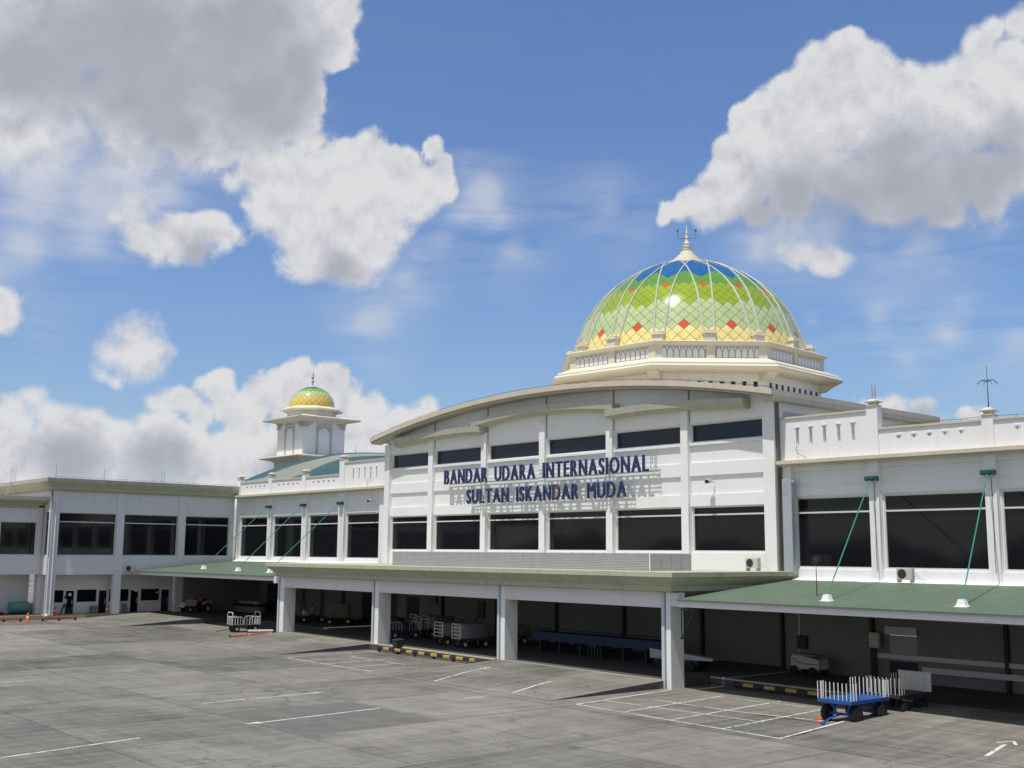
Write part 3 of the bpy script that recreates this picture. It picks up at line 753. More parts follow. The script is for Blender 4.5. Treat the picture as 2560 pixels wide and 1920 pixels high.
for x in np.linspace(-33, -8, 26): b.tube([(x, 57.4, 14.15), (x, 57.4, 14.3)], .012, 5)
b.build('lightning_tape', 'dark', t)
b = MB(); b.tube([(-39.17, 57.2, 13.55), (-39.2, 57.15, 13.3), (-39.05, 57.15, 13.0), (-38.7, 57.12, 12.85), (-38.4, 57.0, 12.72)], .015, 5); b.build('cable_and_rod_shadow', 'dark', t)
b = MB(); b.box(-40.1, -39.45, 56.9, 57.25, 5.95, 11.55); b.box(-39.5, -39.3, 56.95, 57.2, 11.3, 11.45); b.build('air_duct', 'steel', t, bevel=.02)
for x, y in ((-34.2, 57.285), (-27.45, 57.285)):
    b = MB(); b.tube([(x + .0, y, 11.1), (x + .03, y - .01, 9), (x - .02, y, 7.5), (x, y, 6.2)], .014, 5); b.build('cable_and_rod_shadow', 'dark', t)  # dark tubes drawn as the stay rods' cast shadows down the pilasters
MB().box(-40.3, 20, 57.8, 75, 12.2, 12.3).build('roof_deck', 'soffit', t)
rebase(t)

t = thing('left_wing', 'white west wing in the corner, between the arched hall and the projecting block', 'building', loc=(-96, 57.8, 0))
pilL = [(-110.0, -109.6), (-103.37, -102.65), (-96.66, -95.80), (-90.15, -89.2), (-83.48, -82.75)]
slL = [(-87.85 + k * .94, -87.70 + k * .94) for k in range(5)]
smL = [(-94.8 + j * .91, -94.6 + j * .91) for j in range(5)] + [(-101.4 + j * .91, -101.2 + j * .91) for j in range(5)] + [(-108.0 + j * .91, -107.8 + j * .91) for j in range(5)]
postL = [(-90.0, -89.2, 15.55), (-96.7, -96.05, 14.55), (-103.3, -102.6, 14.55), (-109.9, -109.2, 14.55)]
wing(t, -110.2, -81.46, 57.8, pilL, (6.45, 10.5, 9.65), slL, smL, postL,
     [(-89.199, -81.46, 'T'), (-96.049, -90.001, 'L'), (-102.599, -96.701, 'L'), (-109.199, -103.301, 'L')], -1, 14.15, 15.22, 12.62)
b = MB(); b.tube([(-84.6, 57.7, 13.75), (-85.2, 57.7, 13.6), (-85.4, 57.7, 13.2), (-85.3, 57.7, 12.95)], .015, 5); b.build('cable_and_rod_shadow', 'dark', t)
MB().box(-110.2, -81.5, 58.3, 64, 12.4, 12.5).build('roof_deck', 'soffit', t)
rebase(t)


# projecting block on the left, its long wall faces +X
def pier():
    X = -110.3
    t = thing('office_block', 'grey white two storey office block projecting forward at the left of the apron', 'building', loc=(X, 48, 0))
    cols = [(38.65, 39.35), (45.0, 45.75), (51.5, 52.25), (57.3, 57.78)]
    bays = [(39.351, 44.999), (45.751, 51.499), (52.251, 57.299)]
    wins = [(a, c, 6.49, 10.55) for a, c in bays]
    b = MB(); b.sheet(38.65, 57.78, 6.30, 12.6, [(a + .02, c - .02, 6.45, 10.57) for a, c in bays], X - .15, X - .30, 0)
    b.sheet(38.65, 57.78, 6.30, 12.6, wins, X - .302, X - .45, 0)
    b.box(X - .45, X - .02, 38.72, 45.4, 4.64, 6.299); b.box(X - .45, X - .02, 45.402, 51.8, 4.64, 6.299); b.box(X - .45, X - .1, 51.802, 57.78, 4.9, 6.299)
    # wall facing the front with its narrow strip window
    b.sheet(-142, X - .452, 6.3, 12.6, [(-112.4, -111.2, 6.49, 10.6)], 38.66, 38.9, 1); b.box(-142, X - .452, 38.6, 38.9, 4.64, 6.29)
    b.build('wall', 'white2', t)
    for a, c in cols[:3]:
        MB().box(X - .55, X, a, c, zf(X) - .05, 12.6).build('column', 'white2', t)
    for w_ in wins: window(t, *w_, X - .45, 0, transom=9.69, fr=.05)
    window(t, -112.4, -111.2, 6.49, 10.6, 38.9, 1, transom=9.69, fr=.05)
    MB().box(-113.9, -112.9, 38.62, 39.1, zf(X) - .05, 4.639).build('column', 'white', t)
    b = MB(); b.rects(-142, X, 38.6, 57.75, [(0.12, 12.601), (0.12, 12.72), (.34, 12.74), (.36, 12.98), (.42, 13.02), (.85, 13.42), (.92, 13.44), (.95, 13.79), (0.6, 13.80)])
    b.build('roof', 'olive', t)
    b = MB(); yy = np.linspace(37.8, 58, 44); b.tube([(X + .8, y, 13.93) for y in yy], .012, 5)
    for y in yy[::2]: b.tube([(X + .8, y, 13.78), (X + .8, y, 13.93)], .012, 5)
    b.build('lightning_tape', 'dark', t)
    b = MB(); b.tube([(X - .1, 38.35, 12.5), (X + .1, 38.45, 12.0), (X + .1, 38.45, 1.0)], .07, 8); b.build('drain_pipe', 'pipe', t, smooth=True)
    b = MB(); b.tube([(X + .12, 38.95, 11.6), (X + .12, 38.95, 0.9)], .07, 8); b.build('drain_pipe', 'rail', t, smooth=True)
    b = MB(); b.box(X - 1.7, X - .46, 38.95, 57.7, 4.66, 4.8); b.build('ceiling', 'soffit', t)
    # recessed ground floor: shop-front wall with doors and windows
    XW = -112.2; zb = zf(-112)
    D_ = [(41.1, 41.95), (44.35, 45.2), (47.6, 48.45), (50.85, 51.75)]
    W_ = [(39.95, 40.98, 1.92, 3.15), (42.2, 44.22, 1.92, 3.17), (45.4, 45.95, 1.92, 3.15), (46.55, 47.5, 1.92, 3.15), (48.7, 50.75, 1.92, 3.15)]
    b = MB(); b.sheet(39.2, 52.1, zb - .1, 4.64, [(a, c, zb - .1, 3.1) for a, c in D_] + W_, XW, XW - .2, 0)
    b.box(-113.8, XW - .22, 38.8, 39.19, zb - .1, 4.64)
    b.build('shopfront_wall', 'white2', t)
    for a, c in D_:
        d_ = MB().box(XW - .1, XW - .15, a + .04, c - .04, zb, 3.07).build('door', 'glass', t)
        MB().box(XW - .04, XW - .095, c - .2, c - .15, 1.75, 2.2).build('handle', 'steel', d_)
    for a, c in D_:
        b = MB(); b.box(XW + .002, XW - .09, a - .06, a + .03, zb, 3.1); b.box(XW + .002, XW - .09, c - .03, c + .06, zb, 3.1); b.box(XW + .002, XW - .09, a - .06, c + .06, 3.101, 3.18); b.build('door_frame', 'frame', t)
    for q in W_: window(t, *q, XW - .2, 0, fr=.04)
    MB().box(XW - 3, XW - .3, 39.2, 52, 4.64, 4.7).build('ceiling', 'soffit', t)
    for y, z_, s_ in ((41.4, 2.55, .28), (47.98, 2.88, .16), (50.3, 2.7, .14)):
        b = MB().box(XW - .05, XW - .075, y, y + .4 * (1 if s_ < .2 else .7), z_, z_ + s_); b.build('notice', 'rail', t)
    rebase(t)


pier()


def annex():
    X = -112.5
    t = thing('annex_block', 'low grey white annex at the left picture edge with flat olive eaves', 'building', loc=(X, 30, 0))
    b = MB(); wins = [(21, 27, 6.5, 9.6), (28, 34, 6.5, 9.6), (34.7, 38.02, 6.5, 9.6)]
    b.sheet(18, 38.55, 6.4, 11.0, wins, X, X - .2, 0); b.box(X - .3, X + .02, 18, 38.58, 4.64, 6.39)
    b.build('wall', 'white2', t)
    for w_ in wins: window(t, *w_, X - .2, 0, fr=.05)
    b = MB(); b.rects(-140, X, 10, 38.0, [(0.05, 10.9), (.1, 11.2), (.35, 11.22), (.4, 11.4), (1.1, 11.6), (1.2, 11.72), (1.2, 12.02), (.9, 12.03)]); b.build('roof', 'olive', t)
    b = MB(); b.box(X - 2.7, X - 2.5, 15, 38.5, .6, 4.7); b.box(X - 2.6, X - .3, 15, 38.55, 4.64, 4.8); b.build('recessed_wall', 'white2', t)
    rebase(t)


annex()


# porte-cochere: deep flat roof on four paired columns
def porch():
    t = thing('entrance_porch', 'long flat olive edged porch roof on four white columns before the arched hall', 'canopy', loc=(-61, 47.4, 0))
    b = MB(); b.rects(-81.6, -40.75, 47.35, 58.0, [(0.10, 4.99), (0.14, 5.03), (.50, 5.06), (.52, 5.34), (.60, 5.37), (1.0, 5.76), (1.08, 5.8), (1.12, 5.82), (1.12, 6.07), (0.9, 6.08)])
    b.build('roof', 'olive2', t)
    colx = [(-82.3, -81.42), (-68.85, -68.1), (-54.95, -54.28), (-41.3, -40.7)]
    for i, (a, c) in enumerate(colx):
        o = MB().box(a + .28, c, 47.30, 48.38, zg(a) - .1, 4.985).build('column', 'white', t, bevel=.015)
        MB().box(a, a + .2, 47.24, 47.44, zg(a) - .05, 4.98).build('downpipe', 'pipe', o)
        MB().box(a + .201, a + .279, 47.42, 48.3, zg(a) - .1, 4.98).build('infill', 'white2', o)
    for i in range(3):
        MB().box(colx[i][1] + .001, colx[i + 1][0] + .0 - .001, 47.33, 47.9, 4.15, 4.985).build('beam', 'white2', t)
    MB().box(-40.699, -40.2, 47.34, 47.9, 4.25, 4.98).build('beam', 'white2', t)
    # side beams to the wall and ceiling
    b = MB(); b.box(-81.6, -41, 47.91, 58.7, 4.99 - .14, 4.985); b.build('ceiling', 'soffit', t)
    b = MB(); b.box(-83.2, -82.31, 47.34, 47.9, 4.45, 4.98); b.build('beam', 'white2', t)
    rebase(t)


porch()


def canopy(name, label, x0, x1, yf, rods, yw, ztop, zb0):
    t = thing(name, label, 'canopy', 'green sheet canopies over the loading bays', loc=((x0 + x1) / 2, 50, 0))
    b = MB(); rs = []
    n_ = 14
    for k in range(n_ + 1):
        f = k / n_; y = yf - .12 + (yw - yf + .12) * f; z = zb0 + .39 + (ztop - zb0 - .39) * (f * 1.12 - .12 * f * f * 1.0)
        rs.append((y, z))
    b.prism([(y, z) for y, z in rs] + [(y, z - .07) for y, z in rs[::-1]], x0, x1, 0); b.build('roof_sheet', 'greenroof', t)
    b = MB(); b.box(x0 + .01, x1 - .01, yf, yf + .16, zb0, zb0 + .36); b.box(x0 + .01, x0 + .15, yf + .161, yw, zb0 + .05, zb0 + .36); b.build('fascia', 'white2', t)
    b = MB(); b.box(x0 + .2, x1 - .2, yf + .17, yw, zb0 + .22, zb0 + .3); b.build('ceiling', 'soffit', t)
    b = MB(); xs = np.linspace(x0 + .02, x1 - .02, 90); rg = random.Random(3)
    b.rings([[(x, yw - .28 - rg.random() * .16, ztop - .03), (x, yw - .2, ztop + .03), (x, yw + .19, ztop + .12), (x, yw + .19, ztop - .03)] for x in xs]); b.build('wall_flashing', 'white', t)
    for (ex, ey, ez, fx, fy) in rods:
        f = (fy - yf) / (yw - yf); zr = zb0 + .39 + (ztop - zb0 - .39) * (f * 1.12 - .12 * f * f) 
        b = MB(); b.tube([(ex, ey - .25, ez), (fx, fy, zr + .25)], .032, 8); rod = b.build('stay_rod', 'green', t, smooth=True)
        b = MB(); b.box(ex - .36, ex + .36, ey - .36, ey, ez - .12, ez + .12); b.box(ex - .25, ex + .25, ey - .45, ey - .361, ez - .05, ez + .05); b.build('bracket', 'darkgreen', rod)
        b = MB(); b.rings([[(fx - a, fy - c, z_), (fx + a, fy - c, z_), (fx + a, fy + c, z_), (fx - a, fy + c, z_)] for a, c, z_ in ((.30, .25, zr - .02), (.28, .24, zr + .03), (.22, .18, zr + .035), (.14, .12, zr + .32))]); b.build('anchor_foot', 'white', rod)
    return t


t = canopy('green_canopy', 'large green sheet canopy in the foreground right of the porch, hung on stay rods', -39.62, 20, 46.6,
           [(-34.25, 57.3, 11.33, -31.6, 48.0 - .6 + .9), (-27.52, 57.3, 11.35, -24.75, 47.6 + .7), (-20.8, 57.3, 11.35, -18, 48.3), (-14.1, 57.3, 11.35, -11.3, 48.3), (-7.4, 57.3, 11.35, -4.6, 48.3), (-.7, 57.3, 11.35, 2.1, 48.3), (6, 57.3, 11.35, 8.8, 48.3), (12.7, 57.3, 11.35, 15.5, 48.3)], 57.3, 5.62, 4.285)
rebase(t)
t = canopy('green_canopy', 'smaller far green sheet canopy left of the porch, beside the office block', -110.1, -83.4, 47.38,
           [(-102.9, 57.8, 11.5, -101.6, 50.2), (-96.2, 57.8, 11.5, -93.6, 49.6), (-89.6, 57.8, 11.5, -87.2, 49.2)], 57.8, 6.0, 4.62)
rebase(t)


# undercroft walls
def undercroft():
    t = thing('dock_back_wall', 'shaded grey rear wall of the baggage dock under the porch', 'wall', loc=(-60, 58.9, 0))
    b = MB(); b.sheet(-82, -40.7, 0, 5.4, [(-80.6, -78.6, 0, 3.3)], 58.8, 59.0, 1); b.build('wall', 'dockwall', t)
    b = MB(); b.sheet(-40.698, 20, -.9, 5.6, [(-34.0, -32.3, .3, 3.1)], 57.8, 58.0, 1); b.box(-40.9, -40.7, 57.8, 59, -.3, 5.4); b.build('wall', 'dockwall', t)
    for x in (-75.2, -68.3, -61.5, -54.7, -47.8):
        MB().box(x - .09, x + .09, 58.55, 58.79, .3, 5.3).build('downpipe', 'dark', t)
    for x in (-40.9, -27.3, -34.9):
        MB().box(x - .1, x + .1, 57.55, 57.79, .1, 5.5).build('downpipe', 'dark', t)
    b = MB(); b.box(-80.5, -78.7, 58.9, 58.95, .3, 3.25); b.build('door', 'dark', t)
    for z, xa_, xb_ in ((4.4, -80, -42), (3.9, -66, -50)):
        MB().tube([(xa_, 58.7, z), (xb_, 58.7, z)], .05, 6).build('conduit', 'steel', t)
    for z, xa_, xb_ in ((4.3, -40, -4), (3.6, -31.5, -8)):
        MB().tube([(xa_, 57.7, z), (xb_, 57.7, z)], .05, 6).build('conduit', 'steel', t)
    b = MB(); b.prism([(-35.0, 1.7), (-6, 1.7), (-6, 1.45), (-35, 1.45)], 57.6, 57.79, 1); b.prism([(-31.9, 1.15), (-6, 1.15), (-6, .85), (-31.9, .85)], 57.5, 57.79, 1); b.build('bumper_rail', 'white2', t)
    o = MB().box(-34.0, -32.3, 57.86, 57.9, 1.35, 2.7).build('roller_shutter', 'louvre', t); MB().box(-34.1, -32.2, 57.6, 57.79, 2.75, 3.2).build('shutter_box', 'steel', o)
    MB().box(-34.0, -32.3, 57.95, 57.98, .3, 1.35).build('doorway', 'dark', t)
    rebase(t)
    t = thing('deep_dock_wall', 'dark recessed rear wall of the bay under the far green canopy', 'wall', loc=(-95, 61, 0))
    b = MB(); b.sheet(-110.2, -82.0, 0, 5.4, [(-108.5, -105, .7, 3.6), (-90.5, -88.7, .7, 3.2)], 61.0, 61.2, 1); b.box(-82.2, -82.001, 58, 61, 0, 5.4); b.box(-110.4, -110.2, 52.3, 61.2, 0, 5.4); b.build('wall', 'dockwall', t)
    for x in (-101, -97.5, -93.7): MB().box(x - .25, x + .25, 60.6, 60.99, .5, 5.4).build('pier', 'dockwall', t)
    MB().box(-108.5, -105, 61.05, 61.1, .7, 3.6).build('shutter', 'dark', t)
    MB().box(-90.5, -88.7, 61.05, 61.1, .7, 3.2).build('door', 'dark', t)
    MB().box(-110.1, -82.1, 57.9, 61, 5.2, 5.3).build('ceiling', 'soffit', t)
    rebase(t)


undercroft()


# great dome on its octagonal drum
def dome_tiles(parent, prof, cx, cy, n, colour, rot, eps=0.0):
    """diamond panels; prof = list (r,z) low to high; rows kept square by stepping along the profile"""
    P = [Vector((r, z)) for r, z in prof]; L = [0]
    for a, c in zip(P[:-1], P[1:]): L.append(L[-1] + (c - a).length)
    def at(s):
        for i in range(len(P) - 1):
            if s <= L[i + 1]: return P[i].lerp(P[i + 1], (s - L[i]) / (L[i + 1] - L[i]))
        return P[-1]
    rows = [0.0]
    while rows[-1] < L[-1] and len(rows) < 60:
        r = at(rows[-1]).x; rows.append(rows[-1] + max(.13, math.pi * r / n * 0.97))
    rows[-1] = L[-1]
    me = bpy.data.meshes.new('tiled_shell'); vs = []; fs = []; mi = []; uv = []
    def vert(j, i2):   # i2 = half steps
        p = at(rows[j]); a = math.pi * i2 / n + rot
        return (cx + p.x * math.cos(a), cy + p.x * math.sin(a), p.y)
    nr = len(rows)
    for j in range(0, nr - 1):
        for i in range(n):
            i2 = 2 * i + (j % 2)
            c = colour(j, i, nr)
            # diamond centred on row j (corners at rows j-1, j, j+1)
            if j == 0: q = [vert(0, i2 - 1), vert(0, i2 + 1), vert(1, i2)]; u = [(0, 0), (1, 1), (0, 1)]
            else: q = [vert(j - 1, i2), vert(j, i2 + 1), vert(j + 1, i2), vert(j, i2 - 1)]; u = [(0, 0), (1, 0), (1, 1), (0, 1)]
            o = len(vs); vs += q; fs.append(list(range(o, o + len(q)))); mi.append(c); uv += u
    me.from_pydata(vs, [], fs)
    for m in TILES: me.materials.append(m)
    me.polygons.foreach_set('material_index', mi)
    lay = me.uv_layers.new(name='UVMap'); lay.data.foreach_set('uv', [k for p in uv for k in p])
    # true surface normals so that the shell shines as one curved body
    nor = []
    for v in vs:
        r = math.hypot(v[0] - cx, v[1] - cy); k = min(range(len(P) - 1), key=lambda q: abs((P[q].y + P[q + 1].y) / 2 - v[2]))
        def nn(q):
            q = max(0, min(len(P) - 2, q)); d = (P[q + 1] - P[q]).normalized(); return Vector((d.y, -d.x))
        zc = (P[k].y + P[k + 1].y) / 2; k2 = k + 1 if v[2] > zc else k - 1; k2 = max(0, min(len(P) - 2, k2)); zc2 = (P[k2].y + P[k2 + 1].y) / 2
        f = 0 if k2 == k else min(1, abs(v[2] - zc) / max(1e-6, abs(zc2 - zc)))
        n2 = nn(k).lerp(nn(k2), f).normalized(); e = max(r, 1e-6)
        nor.append(((v[0] - cx) / e * n2.x, (v[1] - cy) / e * n2.x, n2.y))
    me.polygons.foreach_set('use_smooth', [True] * len(fs))
    me.normals_split_custom_set_from_vertices(nor)
    o = bpy.data.objects.new('tiled_shell', me); col.objects.link(o); o.parent = parent
    return o, at, L[-1]


def big_dome():
    cx, cy = -60.8, 73.4
    t = thing('great_dome', 'large green, yellow and blue tiled dome on a cream octagonal drum behind the arched hall', 'dome', loc=(cx, cy, 0))
    ro = R(4 + 22.5)
    def ring(r, z, n=8, rr=ro): return [(cx + r * math.cos(2 * math.pi * k / n + rr), cy + r * math.sin(2 * math.pi * k / n + rr), z) for k in range(n)]
    # lower drum wall with small square lights
    b = MB(); b.rings([ring(10.75, 17.2), ring(10.85, 21.0)]); drum = b.build('drum_wall', 'white', t)
    for k in range(8):
        a = ro + R(22.5) + k * R(45); rin = 10.8 * math.cos(R(22.5))
        c = Vector((cx + rin * math.cos(a), cy + rin * math.sin(a), 0)); d = Vector((-math.sin(a), math.cos(a), 0)); nrm = Vector((math.cos(a), math.sin(a), 0))
        if nrm.dot(Vector((.64, -.77, 0))) < 0: continue
        b = MB(); m_ = Matrix(((d.x, nrm.x, 0, c.x), (d.y, nrm.y, 0, c.y), (0, 0, 1, 0), (0, 0, 0, 1)))
        for q in range(9):
            u = -3.4 + q * .85; s0 = len(b.v); b.box(u - .16, u + .16, -.04, .03, 19.55, 20.0); b.xf(m_, s0)
        b.build('vent_opening', 'glass', drum)
    # heavy eave
    b = MB(); b.rings([ring(r, z) for r, z in ((10.9, 20.6), (11.9, 20.62), (12.35, 20.68), (12.55, 20.8), (12.58, 20.95), (12.45, 21.08), (12.28, 21.12), (12.3, 21.22), (12.15, 21.36), (11.9, 21.42), (11.2, 21.72), (10.9, 21.75))])
    b.build('eave', 'cream', t)
    # corbels
    for k in range(8):
        a = ro + k * R(45)
        b = MB(); b.rings([[(cx + r * math.cos(a) - w * math.sin(a), cy + r * math.sin(a) + w * math.cos(a), z) for (r, w, z) in ((10.5, -.45, zz), (10.5, .45, zz), (rr, .45, zz), (rr, -.45, zz))] for zz, rr in ((20.05, 11.1), (20.62, 11.95))])
        b.build('corbel', 'cream', t)
    # frieze band with small pointed arches
    b = MB(); b.rings([ring(10.95, 21.72), ring(11.0, 22.72)]); fr = b.build('frieze', 'greytrim', t)
    for k in range(8):
        a = ro + R(22.5) + k * R(45); rin = 11.0 * math.cos(R(22.5))
        nrm = Vector((math.cos(a), math.sin(a), 0)); d = Vector((-math.sin(a), math.cos(a), 0)); c = Vector((cx, cy, 0)) + nrm * rin
        if nrm.dot(Vector((.64, -.77, 0))) < -.2: continue
        m_ = Matrix(((d.x, nrm.x, 0, c.x), (d.y, nrm.y, 0, c.y), (0, 0, 1, 0), (0, 0, 0, 1)))
        hw = 11.0 * math.sin(R(22.5))
        for side in (-1, 1):
            b = MB()
            for q in range(7):
                u = side * (.42 + (q + .5) * (hw - .85) / 7); wd = (hw - .85) / 7 * .40; s0 = len(b.v)
                b.prism([(u - wd, 21.8), (u + wd, 21.8), (u + wd, 22.2), (u + wd * .7, 22.38), (u, 22.55), (u - wd * .7, 22.38), (u - wd, 22.2)], -.02, .035, 1); b.xf(m_, s0)
                s0 = len(b.v); v_ = u + wd * 1.25; b.prism([(v_, 22.34), (v_ + wd * .35, 22.5), (v_, 22.68), (v_ - wd * .35, 22.5)], -.02, .03, 1); b.xf(m_, s0)
            b.build('arcade', 'white', fr)
        for u in (-hw + .22, 0, hw - .22):
            b = MB(); b.box(u - .33, u + .33, -.02, .09, 21.73, 22.72); b.xf(m_); b.build('frieze_block', 'cream', fr)
    b = MB(); b.rings([ring(r, z) for r, z in ((11.0, 22.7), (11.12, 22.72), (11.15, 22.8), (11.38, 22.84), (11.42, 22.98), (11.35, 23.04), (10.6, 23.07))])
    b.build('rim', 'cream', t)
    # profile of the shell
    prof = [(9.92, 22.75), (9.85, 23.2), (9.74, 23.78), (9.55, 24.3), (9.14, 25.39), (8.58, 26.65), (7.72, 27.94), (6.95, 28.75), (6.5, 29.2), (5.25, 30.14), (4.0, 30.84), (3.2, 31.18), (2.45, 31.44), (1.6, 31.62)]
    def colour(j, i, nr):
        # zones measured in rows; zigzag borders repeat every four panels
        ph = (2 * i + (j % 2)) % 8                     # half-steps inside one of the 16 bays
        tri = abs(ph - 4) / 4.0                        # 0 at bay centre, 1 at the pedestals
        if ph == 4 and j == RED1 or (ph == 0 and j == RED2): return 5
        if j <= 3: return 0
        if j <= 8 + 1.8 * tri: return 1
        if j <= 12.4 + 3.4 * (1 - tri): return 2
        if j <= 17.6 + 4.2 * (1 - tri): return 3
        return 4
    RED1, RED2 = 4, 14
    dome_tiles(t, prof, cx, cy, 64, colour, R(4) - math.pi / 64 * 0)
    # interlaced ribs: each lies in an upright plane 1.4 m off the axis
    pr = [Vector(p) for p in prof[2:-1]]
    for k in range(16):
        base = R(4 + 22.5 * k)
        for sgn in (-1, 1):
            pts = []
            for q in range(len(pr) - 1):
                for f in (0, .33, .66):
                    p = pr[q].lerp(pr[q + 1], f); th = math.asin(min(.99, 1.4 / p.x)) - math.asin(1.4 / 9.6) + .045
                    a = base + sgn * th; rr = p.x + .03; pts.append((cx + rr * math.cos(a), cy + rr * math.sin(a), p.y + .02))
            b = MB(); b.tube(pts, [.085 - .03 * i / len(pts) for i in range(len(pts))], 6); b.build('rib', 'rib', t, smooth=True)
        b = MB(); c = Vector((cx + 10.0 * math.cos(base), cy + 10.0 * math.sin(base), 0))
        m_ = Matrix.Translation(c) @ Matrix.Rotation(base, 4, 'Z')
        b.box(-.35, .32, -.42, .42, 23.0, 23.62); b.box(-.4, .42, -.52, .52, 23.621, 23.75); b.box(-.35, .3, -.36, .36, 23.751, 23.95); b.xf(m_); b.build('pedestal', 'cream', t, bevel=.03)
    # finial
    b = MB(); prf = [(2.5, 31.40), (2.45, 31.5), (1.62, 31.60), (1.55, 31.68), (1.50, 31.80), (1.28, 31.86), (1.25, 32.02), (1.06, 32.08), (1.0, 32.24), (.84, 32.3), (.8, 32.45), (.62, 32.52), (.56, 32.72), (.40, 32.82), (.46, 32.92), (.46, 32.98), (.33, 33.02), (.31, 33.14), (.38, 33.2), (.38, 33.27), (.27, 33.32), (.27, 33.42), (.32, 33.48), (.2, 33.6), (.14, 33.68), (.12, 33.95), (.16, 34.02), (.1, 34.1), (.09, 34.4), (.14, 34.46), (.07, 34.55), (.05, 34.85), (.02, 35.2)]
    b.lathe(prf, (cx, cy), 28); b.build('finial', 'cream', t, smooth=True)
    b = MB(); u = Vector((.75, .66, 0))
    for s_ in (-1, 1):
        p = Vector((cx, cy, 33.98)); q = p + u * .78 * s_; b.tube([p, q, q + Vector((0, 0, .62))], .022, 6)
        b.lathe([(.03, 34.6), (.08, 34.64), (.08, 34.72), (.02, 34.78)], (q.x, q.y), 8)
    b.build('lightning_arms', 'dark', t)
    rebase(t)


big_dome()


def tower():
    x0, x1, y0, y1 = -129.5, -123.2, 73.4, 79.6; cx, cy = (x0 + x1) / 2, (y0 + y1) / 2
    t = thing('corner_tower', 'square white tower with a small yellow and green tiled dome, left of the arched hall', 'tower', loc=(cx, cy, 0))
    b = MB(); b.box(x0, x1, y0, y1, 19.1, 23.75); b.build('shaft', 'white', t)
    b = MB(); b.box(x0 + .1 - .35, x1 + .25, y0 - .25, y1, 8, 18.35); b.build('base', 'white', t)
    for ax in (0, 1):
        for k in range(11):
            b = MB(); u = (x0 if ax == 1 else y0) + .35 + k * .56
            if ax == 1: b.box(u - .16, u + .16, y0 - .27, y0 - .251, 17.7, 18.3); b.box(u - .05, u + .05, y0 - .29, y0 - .271, 17.8, 18.2)
            else: b.box(x1 + .251, x1 + .27, u - .16, u + .16, 17.7, 18.3)
            b.build('lattice_block', 'greytrim', t)
    b = MB(); b.rects(x0, x1, y0, y1, [(.35, 18.36), (.5, 18.5), (1.5, 18.72), (1.75, 18.82), (1.72, 18.95), (.6, 19.12), (.3, 19.14)]); b.build('skirt', 'cream', t)
    b = MB(); b.rects(x0, x1, y0, y1, [(.12, 23.3), (.3, 23.45), (1.3, 23.62), (1.5, 23.72), (1.5, 23.86), (1.2, 23.92), (0, 24.2), (-.6, 24.25)]); b.build('eave', 'cream', t)
    # corner corbel steps and blind arches
    for (sx_, ux) in ((x0, 1), (x1, -1)):
        for k, (l, z) in enumerate(((1.35, 23.12), (1.05, 22.86), (.75, 22.6))):
            b = MB(); b.box(sx_ - .12 * ux, sx_ + l * ux, y0 - .13, y0 - .001, z, z + .14)
            if ux < 0: b.box(x1 + .001, x1 + .13, y0 - .13, y0 + l, z, z + .14); b.box(x1 + .001, x1 + .13, y1 - l, y1 + .12, z, z + .14)
            b.build('corbel_step', 'greytrim', t)
    def archp(u0, u1, put):
        c = (u0 + u1) / 2; r = (u1 - u0) / 2 - .28
        inner = [(c - r, 19.2)] + [(c - r * math.cos(a), 21.75 + r * 1.0 * math.sin(a)) for a in np.linspace(0, math.pi, 15)] + [(c + r, 19.2)]
        outer = [(u0, 19.2)] + [(u0, 21.75 + (22.85 - 21.75) * min(1, 2.2 * math.sin(a))) if a < math.pi * .15 else ((u1, 21.75 + 1.1 * min(1, 2.2 * math.sin(a))) if a > math.pi * .85 else (c - (u1 - u0) / 2 * math.cos(a), 22.85)) for a in np.linspace(0, math.pi, 15)] + [(u1, 19.2)]
        vs = []; n_ = len(inner)
        for d in (0, 1):
            for p, q in zip(inner, outer): vs += [put(p[0], p[1], d), put(q[0], q[1], d)]
        fs = []
        for i in range(n_ - 1):
            a = 2 * i; fs += [(a, a + 1, a + 3, a + 2), (2 * n_ + a + 2, 2 * n_ + a + 3, 2 * n_ + a + 1, 2 * n_ + a), (a, a + 2, 2 * n_ + a + 2, 2 * n_ + a), (a + 3, a + 1, 2 * n_ + a + 1, 2 * n_ + a + 3)]
        b = MB(); b.add(vs, fs); b.build('blind_arch', 'greytrim', t)
    archp(-127.55, -125.2, lambda u, z, d: (u, y0 - (.09 if d else .001), z)); archp(75.35, 77.65, lambda u, z, d: (x1 + (.09 if d else .001), u, z))
    for k in range(3):
        for side in (0, 1):
            b = MB(); u = (-127.2 if side == 0 else 75.75) + k * .8
            for (a, c, e, f) in ((u - .26, u + .26, 23.0, 23.08), (u - .26, u + .26, 23.32, 23.4), (u - .26, u - .18, 23.081, 23.319), (u + .18, u + .26, 23.081, 23.319)):
                if side == 0: b.box(a, c, y0 - .08, y0 - .001, e, f)
                else: b.box(x1 + .001, x1 + .08, a, c, e, f)
            b.build('square_relief', 'greytrim', t)
    def ring(r, z): return [(cx + r * math.cos(2 * math.pi * k / 8 + R(22.5)), cy + r * math.sin(2 * math.pi * k / 8 + R(22.5)), z) for k in range(8)]
    b = MB(); b.rings([ring(3.15, 24.1), ring(3.15, 24.95)]); b.build('drum', 'white', t)
    b = MB(); b.rings([ring(r, z) for r, z in ((3.2, 24.75), (3.9, 24.9), (4.1, 25.0), (4.08, 25.12), (3.5, 25.3), (3.2, 25.45), (3.0, 25.5))]); b.build('rim', 'cream', t)
    prof = [(2.84, 25.42), (2.9, 25.8), (2.84, 26.2), (2.66, 26.72), (2.4, 27.15), (2.05, 27.5), (1.7, 27.76), (1.25, 28.02), (.65, 28.22), (.12, 28.32)]
